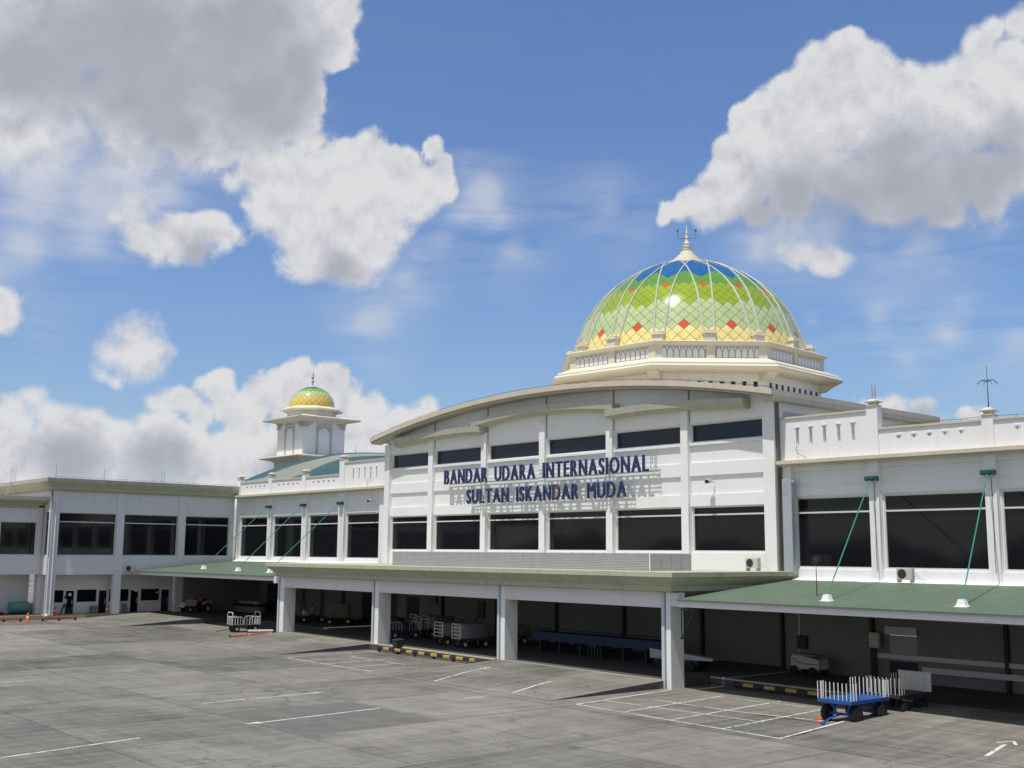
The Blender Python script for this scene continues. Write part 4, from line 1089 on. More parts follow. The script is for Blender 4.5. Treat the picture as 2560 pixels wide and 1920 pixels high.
    def colour(j, i, nr):
        ph = (2 * i + (j % 2)) % 6; tri = abs(ph - 3) / 3
        if j <= 3: return 6
        if j <= 6: return 1
        if j <= 9 + tri * 1.5: return 2
        return 4
    dome_tiles(t, prof, cx, cy, 24, colour, 0)
    b = MB(); b.lathe([(.35, 28.25), (.3, 28.36), (.12, 28.45), (.08, 28.75), (.2, 28.95), (.2, 29.05), (.08, 29.15), (.1, 29.35), (.2, 29.5), (.2, 29.62), (.07, 29.75), (.14, 29.95), (.06, 30.1), (.03, 30.4), (.015, 31.0)], (cx, cy), 14); b.build('finial', 'rib', t, smooth=True)
    rebase(t)


tower()


# low curved teal roof of the departure hall behind the west wing
def teal_roof():
    t = thing('curved_roof_hall', 'hall with teal curved sheet roof and pale gutter band, below the small tower', 'building', loc=(-110, 68, 0))
    def strip(name, mat, lo, hi, n_=28):
        def curve(c, f):
            i = min(len(c) - 2, int(f * (len(c) - 1))); g = f * (len(c) - 1) - i; return Vector(c[i]).lerp(Vector(c[i + 1]), g)
        b = MB(); vs = []; fs = []
        for k in range(n_ + 1):
            a = curve(lo, k / n_); c = curve(hi, k / n_); vs += [a, c, (c.x, c.y, c.z - .3), (a.x, a.y, a.z - .3)]
        b.rings([[vs[4 * k + q] for q in range(4)] for k in range(n_ + 1)]); b.build(name, mat, t)
    strip('roof_sheet', 'tealroof', [(-126.24, 67.00, 15.51), (-123.58, 67.00, 15.61), (-121.01, 67.00, 15.73), (-118.75, 67.00, 16.19), (-116.47, 67.00, 16.57), (-114.19, 67.00, 16.85), (-111.93, 67.00, 17.08), (-109.69, 67.00, 17.25), (-107.50, 67.00, 17.38), (-105.35, 67.00, 17.49), (-103.23, 67.00, 17.50), (-101.14, 67.00, 17.42), (-99.10, 67.00, 17.32), (-97.11, 67.00, 17.18), (-95.17, 67.00, 17.05)], [(-133.78, 71.00, 16.07), (-131.20, 71.00, 16.53), (-128.64, 71.00, 16.92), (-126.12, 71.00, 17.30), (-123.61, 71.00, 17.57), (-121.13, 71.00, 17.79), (-118.70, 71.00, 17.97), (-116.32, 71.00, 18.13), (-113.97, 71.00, 18.23), (-111.67, 71.00, 18.28), (-109.41, 71.00, 18.26), (-107.19, 71.00, 18.17), (-105.03, 71.00, 18.05), (-102.91, 71.00, 17.89), (-100.86, 71.00, 17.71)])
    strip('gutter_band', 'gutter', [(-122.01, 65.50, 15.24), (-119.50, 65.50, 15.16), (-117.05, 65.50, 15.08), (-114.70, 65.50, 15.08), (-112.46, 65.50, 15.25), (-110.31, 65.50, 15.48), (-108.30, 65.50, 15.82), (-106.39, 65.50, 16.21), (-104.46, 65.50, 16.53), (-102.53, 65.50, 16.77), (-100.58, 65.50, 16.90), (-98.63, 65.50, 16.88), (-96.72, 65.50, 16.83), (-94.86, 65.50, 16.74), (-93.03, 65.50, 16.65)], [(-126.19, 67.00, 15.51), (-123.54, 67.00, 15.61), (-120.97, 67.00, 15.74), (-118.72, 67.00, 16.20), (-116.44, 67.00, 16.57), (-114.16, 67.00, 16.85), (-111.90, 67.00, 17.08), (-109.67, 67.00, 17.25), (-107.48, 67.00, 17.38), (-105.34, 67.00, 17.49), (-103.22, 67.00, 17.49), (-101.13, 67.00, 17.42), (-99.10, 67.00, 17.32), (-97.11, 67.00, 17.18), (-95.17, 67.00, 17.05)])
    strip('roof_sheet', 'tealroof', [(-106.82, 60.00, 14.12), (-105.08, 60.00, 14.22), (-103.37, 60.00, 14.32), (-101.70, 60.00, 14.42), (-100.07, 60.00, 14.51), (-98.45, 60.00, 14.55), (-96.86, 60.00, 14.56), (-95.29, 60.00, 14.54), (-93.75, 60.00, 14.52), (-92.25, 60.00, 14.49), (-90.77, 60.00, 14.46), (-89.33, 60.00, 14.43), (-87.91, 60.00, 14.41), (-86.52, 60.00, 14.39), (-85.16, 60.00, 14.37)], [(-118.38, 65.50, 14.96), (-116.23, 65.50, 15.01), (-114.17, 65.50, 15.12), (-112.17, 65.50, 15.27), (-110.25, 65.50, 15.48), (-108.45, 65.50, 15.78), (-106.73, 65.50, 16.15), (-105.01, 65.50, 16.46), (-103.27, 65.50, 16.69), (-101.53, 65.50, 16.86), (-99.77, 65.50, 16.89), (-98.04, 65.50, 16.87), (-96.34, 65.50, 16.81), (-94.67, 65.50, 16.73), (-93.03, 65.50, 16.65)])
    MB().box(-118, -82.3, 66.5, 80, 0, 14.5).build('wall', 'white2', t)
    rebase(t)


teal_roof()
# ------------------------------------------------------------------ letters on the arched hall


def letters():
    t = thing('airport_name_sign', 'two rows of large blue block letters on a thin steel frame on the arched hall', 'sign', loc=(-61, 56.5, 12))
    rows = [("BANDAR UDARA INTERNASIONAL", -72.45, -50.40, 12.50, 1.13), ("SULTAN ISKANDAR MUDA", -69.55, -52.45, 10.86, 1.10)]
    for text, xa, xb, z0, h in rows:
        glyph = []; x = 0.0
        for ch in text:
            if ch == ' ': x += 0.62; continue
            cu = bpy.data.curves.new('l', 'FONT'); cu.body = ch; cu.size = 1; cu.extrude = 0.0; cu.offset = 0.0 if ch in 'MN' else 0.004; cu.resolution_u = 5; cu.extrude = .055
            o = bpy.data.objects.new('l', cu); col.objects.link(o); bpy.context.view_layer.update()
            me = bpy.data.meshes.new_from_object(o.evaluated_get(bpy.context.evaluated_depsgraph_get())); bpy.data.objects.remove(o)
            cs = np.array([v.co for v in me.vertices]); lo, hi = cs.min(0), cs.max(0)
            wd = (hi[0] - lo[0]); glyph.append((ch, me, x, lo, hi, wd)); x += wd + 0.19
        tot = x - 0.19; k = (xb - xa) / tot
        for n_, (ch, me, gx, lo, hi, wd) in enumerate(glyph):
            zs = h / (hi[1] - lo[1])
            for v in me.vertices:
                X, Y, Z = v.co; v.co = (xa + (gx + X - lo[0]) * k, 56.52 - Z, z0 + (Y - lo[1]) * zs)
            me.materials.clear(); me.materials.append(M['rust'] if (text[0] == 'S' and n_ == 11) else M['navy'])
            o = bpy.data.objects.new('letter', me); col.objects.link(o); o.parent = t
            me.flip_normals()
            bm = bmesh.new(); bm.from_mesh(me); g_ = bmesh.ops.duplicate(bm, geom=bm.verts[:] + bm.edges[:] + bm.faces[:])
            nv = {e for e in g_['geom'] if isinstance(e, bmesh.types.BMVert)}
            for v in bm.verts: v.co += Vector((.028, .004, .004)) if v in nv else Vector((-.028, 0, -.004))
            bm.to_mesh(me); bm.free()
        b = MB(); xe = xb + (.62 if text[0] == 'B' else .45)
        for z in (z0 + .02, z0 + .3, z0 + .58, z0 + .86, z0 + h - .02): b.box(xa, xe, 56.66, 56.69, z - .013, z + .013)
        xs = [xa + .1, xb + .05, xe - .03] + [xa + (xb - xa) * q for q in (.2, .36, .52, .66, .82)]
        for x in xs: b.box(x - .012, x + .012, 56.691, 56.72, z0 - .05, z0 + h + .05); b.box(x - .012, x + .012, 56.72, 57.1, z0 + .1, z0 + .13)
        if text[0] == 'B':
            b.box(xe - .30, xe - .26, 56.5, 56.54, z0 + .45, z0 + 1.2); b.box(xe - .02, xe + .02, 56.5, 56.54, z0 - .05, z0 + 1.2); b.box(xe - .26, xe - .02, 56.5, 56.54, z0 + 1.16, z0 + 1.2)
            b.box(xe - .26, xe - .02, 56.5, 56.54, z0 + .7, z0 + .74)
        else: b.box(xa + 1, xe, 56.6, 56.63, z0 + h, z0 + h + .03)
        b.build('letter_frame', 'steel', t)
    rebase(t)


letters()


# ------------------------------------------------------------------ small fittings on the buildings
def louvre_screen():
    t = thing('louvre_screen', 'long low grey louvred screen standing on the porch roof under the lower windows', 'screen', loc=(-60, 55, 6.05))
    x0, x1, y, z0, z1 = -68.3, -40.7, 48.6, 6.085, 7.07
    n_ = 32; xs = np.linspace(x0, -43.4, n_ - 3)
    for i in range(len(xs) - 1):
        p_ = MB().box(xs[i] + .012, xs[i + 1] - .012, y, y + .06, z0, z1).build('louvre_panel', 'louvre', t)
        MB().box(xs[i] - .011, xs[i] + .011, y - .01, y + .08, z0 - .02, z1 + .02).build('post', 'steel', p_)
    # return that runs back towards the wall
    for i in range(4):
        MB().box(-43.37, -43.31, y + .1 + i * .9, y + .96 + i * .9, z0, z1).build('louvre_panel', 'louvre', t)
    rebase(t)


louvre_screen()


def ac_unit(label, x, y, z, rz, stand=True):
    t = thing('air_conditioner', label, 'air conditioner', 'outdoor air conditioning units', loc=(x, y, z), rz=rz)
    MB().box(-.45, .45, -.17, .17, 0.16, .78).build('casing', 'acwhite', t, bevel=.02)
    g = MB().lathe([(.0, -.0), (.25, 0.0), (.25, .012), (.0, .012)], (0, 0), 20); g.xf(Matrix.Translation((-.12, -.172, .47)) @ Matrix.Rotation(R(90), 4, 'X')); g.build('fan_grille', 'dark', t)
    b = MB(); b.box(-.4, -.34, -.2, .2, 0, .16); b.box(.34, .4, -.2, .2, 0, .16); b.build('bracket', 'steel', t)
    b = MB(); b.tube([(.46, 0, .5), (.6, .05, .5), (.72, .1, .25), (.9, .15, .2), (1.0, .2, .02)], .025, 6); b.tube([(.46, .04, .4), (.58, .08, .3), (.66, .1, .12), (.8, .1, .05)], .02, 6); b.build('hose', 'pipe', t)


ac_unit('cream air conditioner on the porch roof right of the grey louvred screen', -41.6, 55.9, 6.08, 0)
ac_unit('cream air conditioner at the foot of the right wing wall above the green canopy', -32.0, 56.4, 5.62, 0)
ac_unit('air conditioner on the office block wall by the far green canopy tip', -110.08, 46.4, 4.75, R(90))


def floodlight(label, x, y, z):
    t = thing('floodlight', label, 'floodlight', 'wall floodlights', loc=(x, y, z))
    MB().box(-.04, .04, -.5, -.0, -.03, .03).build('arm', 'steel', t)
    b = MB(); b.rings([[(-a, -.62 - c, z_) , (a, -.62 - c, z_), (a, -.42 + .0, z_ + .05), (-a, -.42, z_ + .05)] for a, c, z_ in ((.16, .0, -.12), (.2, .06, .0), (.14, .0, .14))]); b.build('lamp_head', 'steel', t)
    b = MB(); b.box(-.13, .13, -.69, -.66, -.1, .1); b.build('lens', 'glass', t)


floodlight('small wall floodlight to the right of the blue letters on the arched hall', -45.4, 57.08, 11.6)
floodlight('small wall floodlight at the inner end of the west wing, left of the arched hall', -84.5, 57.95, 11.55)


def antenna(name, label, x, y, z, h, kind, grp=None):
    t = thing(name, label, 'antenna' if kind != 'rod' else 'lightning rod', grp, loc=(x, y, z))
    MB().tube([(0, 0, 0), (0, 0, h)], [.03 if kind != 'rod' else .022, .012], 6).build('mast', 'dark', t)
    if kind == 'tv':
        b = MB()
        for a in range(8):
            q = R(45 * a); b.tube([(0, 0, h * .62), (.28 * math.cos(q), .28 * math.sin(q), h * .68), (.55 * math.cos(q), .55 * math.sin(q), h * .42 + .35)], .012, 5)
        b.build('radials', 'dark', t)
    elif kind == 'fan':
        b = MB()
        for a in range(10):
            q = R(36 * a); b.tube([(0, 0, h), (.22 * math.cos(q), .1 * math.sin(q), h + .22 * math.sin(q))], .014, 5)
            b.lathe([(.0, h + .22 * math.sin(q) - .03), (.05, h + .22 * math.sin(q)), (.0, h + .22 * math.sin(q) + .03)], (.22 * math.cos(q), .1 * math.sin(q)), 6)
        b.build('sensor_head', 'dark', t)


antenna('radio_antenna', 'dark drooping radio antenna on the right wing parapet post nearest the right edge', -27.45, 57.45, 14.75, 2.2, 'tv')
antenna('weather_sensor', 'thin mast with a cluster head standing on the foreground green canopy', -33.3, 50.0, 4.95, 1.85, 'fan')
for lab, x, y, z, h in (('lightning rod on the far left corner of the office block roof', -109.9, 38.6, 13.8, 1.2), ('pale lightning rod midway along the office block roof', -110.5, 43.5, 13.8, 1.1),
                        ('lightning rod on the left end of the teal curved roof', -128.5, 70, 16.3, 1.0), ('lightning rod on the crown of the teal curved roof', -104.5, 69, 17.7, 1.1), ('lightning rod near the low left end of the arched roof', -79.9, 58, arch_z(-79.9), 1.1)):
    antenna('lightning_rod', lab, x, y, z, h, 'rod', 'lightning rods on the roofs')


def roof_ladder(label, x, y, z, d):
    t = thing('roof_ladder', label, 'ladder', 'hooped steel roof ladders', loc=(x, y, z))
    for s in (0, .55):
        b = MB(); p = Vector((d[0], d[1], 0)); q = Vector((-d[1], d[0], 0)) * s
        b.tube([p * -.5 + q + Vector((0, 0, -1.6)), q + Vector((0, 0, 0)), q + Vector((0, 0, 1.5)), q + p * .35 + Vector((0, 0, 1.55)), q + p * .35 + Vector((0, 0, .1))], .025, 6); b.build('side_rail', 'steel', t)
    b = MB()
    for k in range(9): z_ = -1.2 + k * .3; f = -.5 * min(0, z_) / 1.6 * -1; b.tube([Vector((d[0], d[1], 0)) * f + Vector((0, 0, z_)), Vector((d[0], d[1], 0)) * f + Vector((-d[1], d[0], 0)) * .55 + Vector((0, 0, z_))], .015, 5)
    b.build('rungs', 'steel', t)


roof_ladder('steel roof ladder on the arched roof behind the parapet, right of the dome', -39.6, 66.5, 16.6, (.3, -.2))
roof_ladder('steel roof ladder rising over the roof edge of the office block at far left', -119.5, 37.6, 13.7, (0, 1))
roof_ladder('steel roof ladder at the far end of the office block roof', -111.5, 50.2, 13.7, (-.4, .2))


def wallbox(label, name, x, y, z, w_, h, mat, post=None):
    t = thing(name, label, name.replace('_', ' '), None, loc=(x, y, z))
    MB().box(-w_ / 2, w_ / 2, -.22, -.005, 0, h).build('body', mat, t, bevel=.015)
    MB().box(-w_ / 2 + .05, w_ / 2 - .05, -.24, -.222, .05, h - .05).build('door', mat, t)
    if post: MB().box(-.05, .05, -.14, -.02, -post, -.002).build('post', 'dark', t)


wallbox('dark electrical cabinet on the dock wall right of the porch', 'electrical_cabinet', -39.5, 57.78, 1.6, .62, .75, 'dark')
wallbox('grey switch box on a post beside the roller shutter', 'switch_box', -34.6, 57.5, 2.0, .6, .82, 'acwhite', 1.7)
wallbox('red fire hose cabinet on the dock wall behind the luggage carts', 'fire_cabinet', -70.2, 58.79, 1.9, .75, 1.3, 'red')
wallbox('pale box high on the dock wall behind the first porch bay', 'fuse_box', -79.0 + 2.6, 58.79, 2.75, .8, .95, 'khaki')
wallbox('plain notice cupboard low on the dock wall by the second downpipe', 'notice_cupboard', -67.9, 58.79, 1.2, .5, .6, 'steel')
t = thing('wall_bracket', 'green triangular steel bracket beside the rightmost porch column', 'bracket', loc=(-40.1, 47.5, 4.1))
MB().tube([(0, 0, 0), (0, 0, -1.5), (.85, 0, 0), (0, 0, -.02)], .035, 6).build('strut', 'darkgreen', t); MB().box(-.05, .9, -.05, .05, -.01, .06).build('top_plate', 'darkgreen', t)
MB().box(-.04, .04, -.1, .1, -1.55, -1.45).build('foot_plate', 'darkgreen', t)


# ------------------------------------------------------------------ apron furniture
def hazard_rail(label, p, q, mat, step):
    p = Vector(p); q = Vector(q); d = (q - p); L = d.length
    ang = math.atan2(d.y, d.x)
    t = thing('barrier_rail', label, 'barrier rail', 'striped low wheel stop rails', loc=p, rz=ang)
    slope = (q.z - p.z) / L
    b = MB(); b.prism([(-.09, .25), (.09, .25), (.09, .40), (.05, .42), (-.05, .42), (-.09, .40)], 0, L, 0); b.v = [(x, y, z + slope * x) for x, y, z in b.v]; b.build('beam', mat, t)
    n_ = max(2, round(L / step) + 1)
    for k in range(n_):
        x = .12 + (L - .24) * k / (n_ - 1); MB().box(x - .09, x + .09, -.07, .07, -.02 + slope * x, .249 + slope * x).build('foot', 'dark', t)


hazard_rail('yellow and black striped low rail before the kerb between the middle porch columns', (-66.9, 46.55, zg(-67) - .05), (-56.3, 46.6, zg(-56) - .05), 'hazardx', 2.1)
hazard_rail('yellow and black striped low rail in shade left of the blue cart', (-38.9, 50.3, zg(-38) - .05), (-30.0, 50.3, zg(-30) - .05), 'hazardx', 2.3)
hazard_rail('worn red and black low rail right of the traffic cone below the office block', (-108.6, 37.7, zg(-108) - .02), (-108.7, 41.0, zg(-108) - .02), 'hazardy', 1.7)
hazard_rail('worn red and black low rail left of the traffic cone at the picture edge', (-109.3, 30.0, zg(-109) - .02), (-109.3, 36.2, zg(-109) - .02), 'hazardy', 1.7)


def cone(label, x, y, z):
    t = thing('traffic_cone', label, 'traffic cone', 'orange traffic cones', loc=(x, y, z))
    MB().lathe([(.21, .045), (.175, .22), (.13, .42), (.08, .68), (.04, .80), (.0, .80)], (0, 0), 16).build('cone_body', 'orange', t, smooth=True)
    b = MB(); b.rings([[(-.26, -.26, z_), (.26, -.26, z_), (.26, .26, z_), (-.26, .26, z_)] for z_ in (0, .045)]); b.build('base_plate', 'orange', t, bevel=.02)
    MB().lathe([(.152, .33), (.155, .335), (.128, .45), (.125, .45)], (0, 0), 16).build('band', 'conewhite', t)


cone('orange traffic cone on the apron between two low striped rails', -109.4, 36.75, zg(-109))
cone('orange traffic cone on the raised kerb beside the drain pipes', -110.9, 39.75, zf(-111))
cone('small orange cone half hidden behind the second office block column', -111.2, 44.9, zf(-111))


def bin_(name, label, x, y, z, body, rz=0.0):
    t = thing(name, label, 'bin', 'waste bins', loc=(x, y, z), rz=rz)
    b = MB(); b.rings([[(-a, -c, z_), (a, -c, z_), (a, c, z_), (-a, c, z_)] for a, c, z_ in ((.21, .24, .06), (.25, .29, .86), (.27, .32, .88), (.27, .32, .93))]); b.build('bin_body', body, t)
    b = MB(); b.rings([[(-.28, -.33, .931), (.28, -.33, .931), (.28, .33, .931), (-.28, .33, .931)], [(-.26, -.31, .97), (.26, -.31, .97), (.26, .3, 1.0), (-.26, .3, 1.0)], [(-.15, -.2, 1.0), (.15, -.2, 1.0), (.15, .2, 1.03), (-.15, .2, 1.03)]]); b.build('lid', body, t)
    for s in (-1, 1):
        b = MB().tube([(s * .2 - .03 * s, .27, .1), (s * .2 + .03 * s, .27, .1)], .1, 12); b.build('wheel', 'black', t)
    MB().tube([(-.24, .36, .9), (.24, .36, .9)], .02, 6).build('handle', body, t)


bin_('wheelie_bin', 'dark green wheelie bin behind the striped rail at the second porch column', -65.0, 46.95 - .1, zg(-65), 'dark')
bin_('small_bin', 'small grey bin by the shop-front door of the office block', -111.6, 43.7, zf(-111) - .3, 'khaki')
t = thing('plastic_chair', 'blue grey plastic chair against the office block shop-front', 'chair', loc=(-111.6, 46.9, zf(-111)), rz=R(90))
MB().box(-.22, .22, -.2, .22, .40, .44).build('seat', 'shirtblue', t); MB().box(-.22, .22, .2, .24, .45, .85).build('backrest', 'shirtblue', t)
for a in (-.2, .2):
    for c in (-.18, .2): MB().box(a - .02, a + .02, c - .02, c + .02, 0, .399).build('leg', 'shirtblue', t)
t = thing('orange_crate', 'orange box on the floor behind the second office block column', 'crate', loc=(-111.5, 45.5, zf(-111)))
b = MB(); b.sheet(-.3, .3, 0, .4, [(-.22, -.02, .1, .3), (.04, .22, .1, .3)], -.2, -.17, 1); b.sheet(-.3, .3, 0, .4, [], .17, .2, 1); b.box(-.3, -.27, -.17, .17, 0, .4); b.box(.27, .3, -.17, .17, 0, .4); b.build('crate_sides', 'orange', t); MB().box(-.27, .27, -.17, .17, .0, .03).build('crate_floor', 'orange', t)
# water tank and orange frame trolley by the annex
t = thing('water_tank', 'pale green cylindrical tank lying in shade under the annex', 'tank', loc=(-113.6, 37.2, zf(-113)))
MB().tube([(0, -.9, .62), (0, -.85, .62), (0, .85, .62), (0, .9, .62)], [.38, .55, .55, .38], 20).build('tank_body', 'tank', t, smooth=True)
for y in (-.6, 0, .6): MB().tube([(0, y - .03, .62), (0, y + .03, .62)], .57, 20).build('hoop', 'tank', t)
b = MB(); b.box(-.4, .4, -.7, -.5, 0, .2); b.box(-.4, .4, .5, .7, 0, .2); b.build('cradle', 'dark', t)
t = thing('hand_trolley', 'low orange framed hand trolley beside the green tank', 'trolley', loc=(-113.6, 35.2, zf(-113)))
MB().box(-.3, .3, -.7, .7, .2, .28).build('deck', 'orange', t); MB().tube([(-.25, -.7, .28), (-.25, -.85, .95), (.25, -.85, .95), (.25, -.7, .28)], .025, 6).build('handle', 'orange', t)
for a in (-.3, .3):
    for c in (-.5, .5): MB().tube([(a - .03, c, .1), (a + .03, c, .1)], .1, 12).build('wheel', 'black', t)
t = thing('antenna_dish', 'small pale dish on a tilted stand at the foot of the corner column', 'dish', loc=(-109.6, 38.3, zg(-109)))
b = MB(); b.lathe([(.02, 0), (.12, .02), (.2, .06), (.26, .11), (.25, .12), (.19, .07), (.1, .04), (0, .03)], (0, 0), 20); b.xf(Matrix.Translation((0, 0, .45)) @ Matrix.Rotation(R(35), 4, 'Y')); b.build('reflector', 'steel', t, smooth=True)
MB().tube([(0, 0, 0), (0, 0, .42)], .03, 6).build('stand', 'steel', t); MB().tube([(0, 0, .45), (.5, .35, .85)], .02, 6).build('feed_arm', 'rail', t)
b = MB(); b.box(-.3, .3, -.3, .3, 0, .05); b.build('base', 'steel', t)


def pole(name, label, p, q, r, mat, end):
    p = Vector((*p, zg(p[0]) + r + .005)); q = Vector((*q, zg(q[0]) + r + .005)); o = thing(name, label, name.replace('_', ' '), 'pipes and poles lying on the apron', loc=p)
    d = q - p
    MB().tube([(0, 0, 0), d], r, 12).build('shaft', mat, o, smooth=True)
    MB().tube([d * -.02, d * .0 - d.normalized() * .002], r * 1.08, 12).build('end_cap', end, o)
    MB().tube([d * .44, d * .47], r * 1.15, 12).build('collar', 'rail', o)


pole('grey_pipe', 'fat grey pipe lying on the apron at the first porch column', (-86.6, 47.0), (-85.9, 49.0), .13, 'pipe', 'rust')
pole('orange_pole', 'long orange pole with white bands lying on the apron near the luggage cart', (-83.5, 43.8), (-84.9, 48.2), .07, 'orange', 'dark')
pole('grey_hose', 'thin pale hose end on the ground at the first porch column', (-84.2, 47.8), (-82.6, 48.6), .07, 'rail', 'steel')


# ------------------------------------------------------------------ wheeled things
def wheel(parent, x, y, r, w_, hub='acwhite', name='wheel'):
    """axle along x"""
    o = MB().tube([(x - w_ / 2, y, r), (x - w_ * .3, y, r), (x + w_ * .3, y, r), (x + w_ / 2, y, r)], [r * .9, r, r, r * .9], 20).build(name, 'black', parent, smooth=True)
    MB().tube([(x - w_ / 2 - .008, y, r), (x + w_ / 2 + .008, y, r)], [r * .5, r * .5], 14).build('rim', hub, o)
    return o


def flat_cart(label, loc, rz, deck='blue', posts='rail', L=3.0, W=1.72, hitch=True):
    t = thing('flat_cart', label, 'baggage cart', 'flat stake-sided apron carts', loc=loc, rz=rz)
    MB().box(-W / 2, W / 2, 0, L, .97, 1.02).build('deck', deck, t, bevel=.01)
    b = MB(); b.box(-W / 2, W / 2, 0, .06, .87, .969); b.box(-W / 2, W / 2, L - .06, L, .87, .969); b.box(-W / 2, -W / 2 + .06, .06, L - .06, .87, .969); b.box(W / 2 - .06, W / 2, .06, L - .06, .87, .969); b.build('edge_beam', deck, t)
    sk = []
    for k in range(9): sk.append((-W / 2 + .03 + (W - .06) * k / 8, .03))
    for k in range(9): sk.append((-W / 2 + .03 + (W - .06) * k / 8, L - .03))
    for y in (.25, .45, L - .45, L - .25): sk += [(-W / 2 + .03, y), (W / 2 - .03, y)]
    for x, y in sk: MB().tube([(x, y, 1.021), (x, y, 1.75)], .022, 7).build('stake', posts, t)
    for y in (.55, L - .55):
        b = MB(); b.box(-.62, .62, y - .05, y + .05, .33, .43); b.prism([(-.35, .43), (-.25, .43), (-.42, .87), (-.52, .87)], y - .04, y + .04, 1); b.prism([(.25, .43), (.35, .43), (.52, .87), (.42, .87)], y - .04, y + .04, 1); b.build('axle', deck, t)
        for s in (-1, 1): wheel(t, s * .74, y, .37, .24, 'dark')
    if hitch:
        b = MB(); b.tube([(0, .5, .4), (-.06, -.25, .26), (-.1, -.75, .1)], .05, 8); b.tube([(-.2, -.76, .08), (0, -.78, .08)], .05, 8); b.build('drawbar', deck, t)
        b = MB(); b.tube([(W / 2 - .4, .25, 1.02), (W / 2 - .4, .25, 1.72), (W / 2 - .05, .6, 1.74), (W / 2 - .05, .6, 1.02)], .028, 7); b.build('push_handle', 'dark', t)
    return t


flat_cart('bright blue flat cart with white stakes and a blue drawbar in the right foreground', (-28.55, 43.9, zg(-28.5)), R(-1))
flat_cart('dark flat cart with pale stakes parked close behind the bright blue cart', (-28.4, 47.6, zg(-28.5)), R(-1), 'dark', 'acwhite', 2.6, hitch=False)
t = thing('cart_load', 'pale grey panel stood upright on the dark cart behind the blue one', 'panel', loc=(-28.0, 49.9, zg(-28) + 1.04), rz=R(-1))
for k in range(5): MB().box(-.9 + k * .33, -.58 + k * .33, -.03, .03, 0, .82).build('board', 'acwhite', t)
MB().box(-.92, .78, -.04, .04, .821, .88).build('top_rail', 'steel', t)
t = thing('wrapped_bundle', 'pale lumpy bundle strapped on the dark cart behind the blue one', 'bundle', loc=(-28.6, 48.3, zg(-28) + 1.03))
MB().lathe([(.0, 0), (.3, .0), (.36, .12), (.33, .25), (.24, .33), (.28, .42), (.24, .56), (.0, .62)], (0, 0), 9).build('bundle_body', 'khaki', t, smooth=True); MB().lathe([(.35, .16), (.36, .16), (.36, .2), (.35, .2)], (0, 0), 12).build('strap', 'dark', t)
t = thing('wheel_chock', 'orange wheel chock at the front tyre of the blue cart', 'chock', loc=(-29.35, 43.98, zg(-29)))
MB().prism([(-.1, 0), (.13, 0), (.13, .05), (0, .16), (-.1, .16)], -.2, .15, 0).build('chock_block', 'orange', t); MB().box(-.25, -.2, -.02, .02, .06, .1).build('handle', 'dark', t)


def luggage_cart(label, loc, rz, frame='rail', ends=(0, 1), side=True, deck='dark'):
    """open baggage cart: low chassis, four wheels, tubular barred ends; long axis along local y"""
    t = thing('luggage_cart', label, 'luggage cart', 'open luggage carts in the dock', loc=loc, rz=rz)
    L, W = 2.5, 1.35
    MB().box(-W / 2, W / 2, 0, L, .52, .60).build('deck', deck, t)
    for e in ends:
        y = .05 + (L - .1) * e
        b = MB(); b.tube([(-W / 2 + .04, y, .6), (-W / 2 + .04, y, 1.5), (-W / 2 + .15, y, 1.62), (W / 2 - .15, y, 1.62), (W / 2 - .04, y, 1.5), (W / 2 - .04, y, .6)], .03, 7)
        if side:
            for x in (-.4, -.2, 0, .2, .4): b.tube([(x, y, .6), (x, y, 1.25)], .02, 6)
            b.tube([(-W / 2 + .04, y, 1.25), (W / 2 - .04, y, 1.25)], .022, 6)
        else:
            for z in (.66, .9, 1.14, 1.38): b.tube([(-W / 2 + .04, y, z), (W / 2 - .04, y, z)], .028, 6)
        b.build('end_frame', frame, t)
    if side:
        for s in (-1, 1):
            for e, q in ((0, 1), (1, -1)):
                y = .05 + (L - .1) * e; b = MB(); b.tube([(s * (W / 2 - .03), y, 1.25), (s * (W / 2 - .03), y + q * .75, 1.25), (s * (W / 2 - .03), y + q * .9, 1.1), (s * (W / 2 - .03), y + q * .9, .6)], .022, 6)
                for f in (.25, .5, .75): b.tube([(s * (W / 2 - .03), y + q * f * .9, .6), (s * (W / 2 - .03), y + q * f * .9, 1.24)], .018, 6)
                b.build('side_frame', frame, t)
    for y in (.45, L - .45):
        MB().box(-.5, .5, y - .04, y + .04, .24, .32).build('axle', 'dark', t)
        for s in (-1, 1): wheel(t, s * .56, y, .27, .15)
    b = MB(); b.tube([(0, .3, .32), (0, -.6, .18), (0, -1.1, .06)], .03, 6); b.build('drawbar', 'dark', t)
    return t


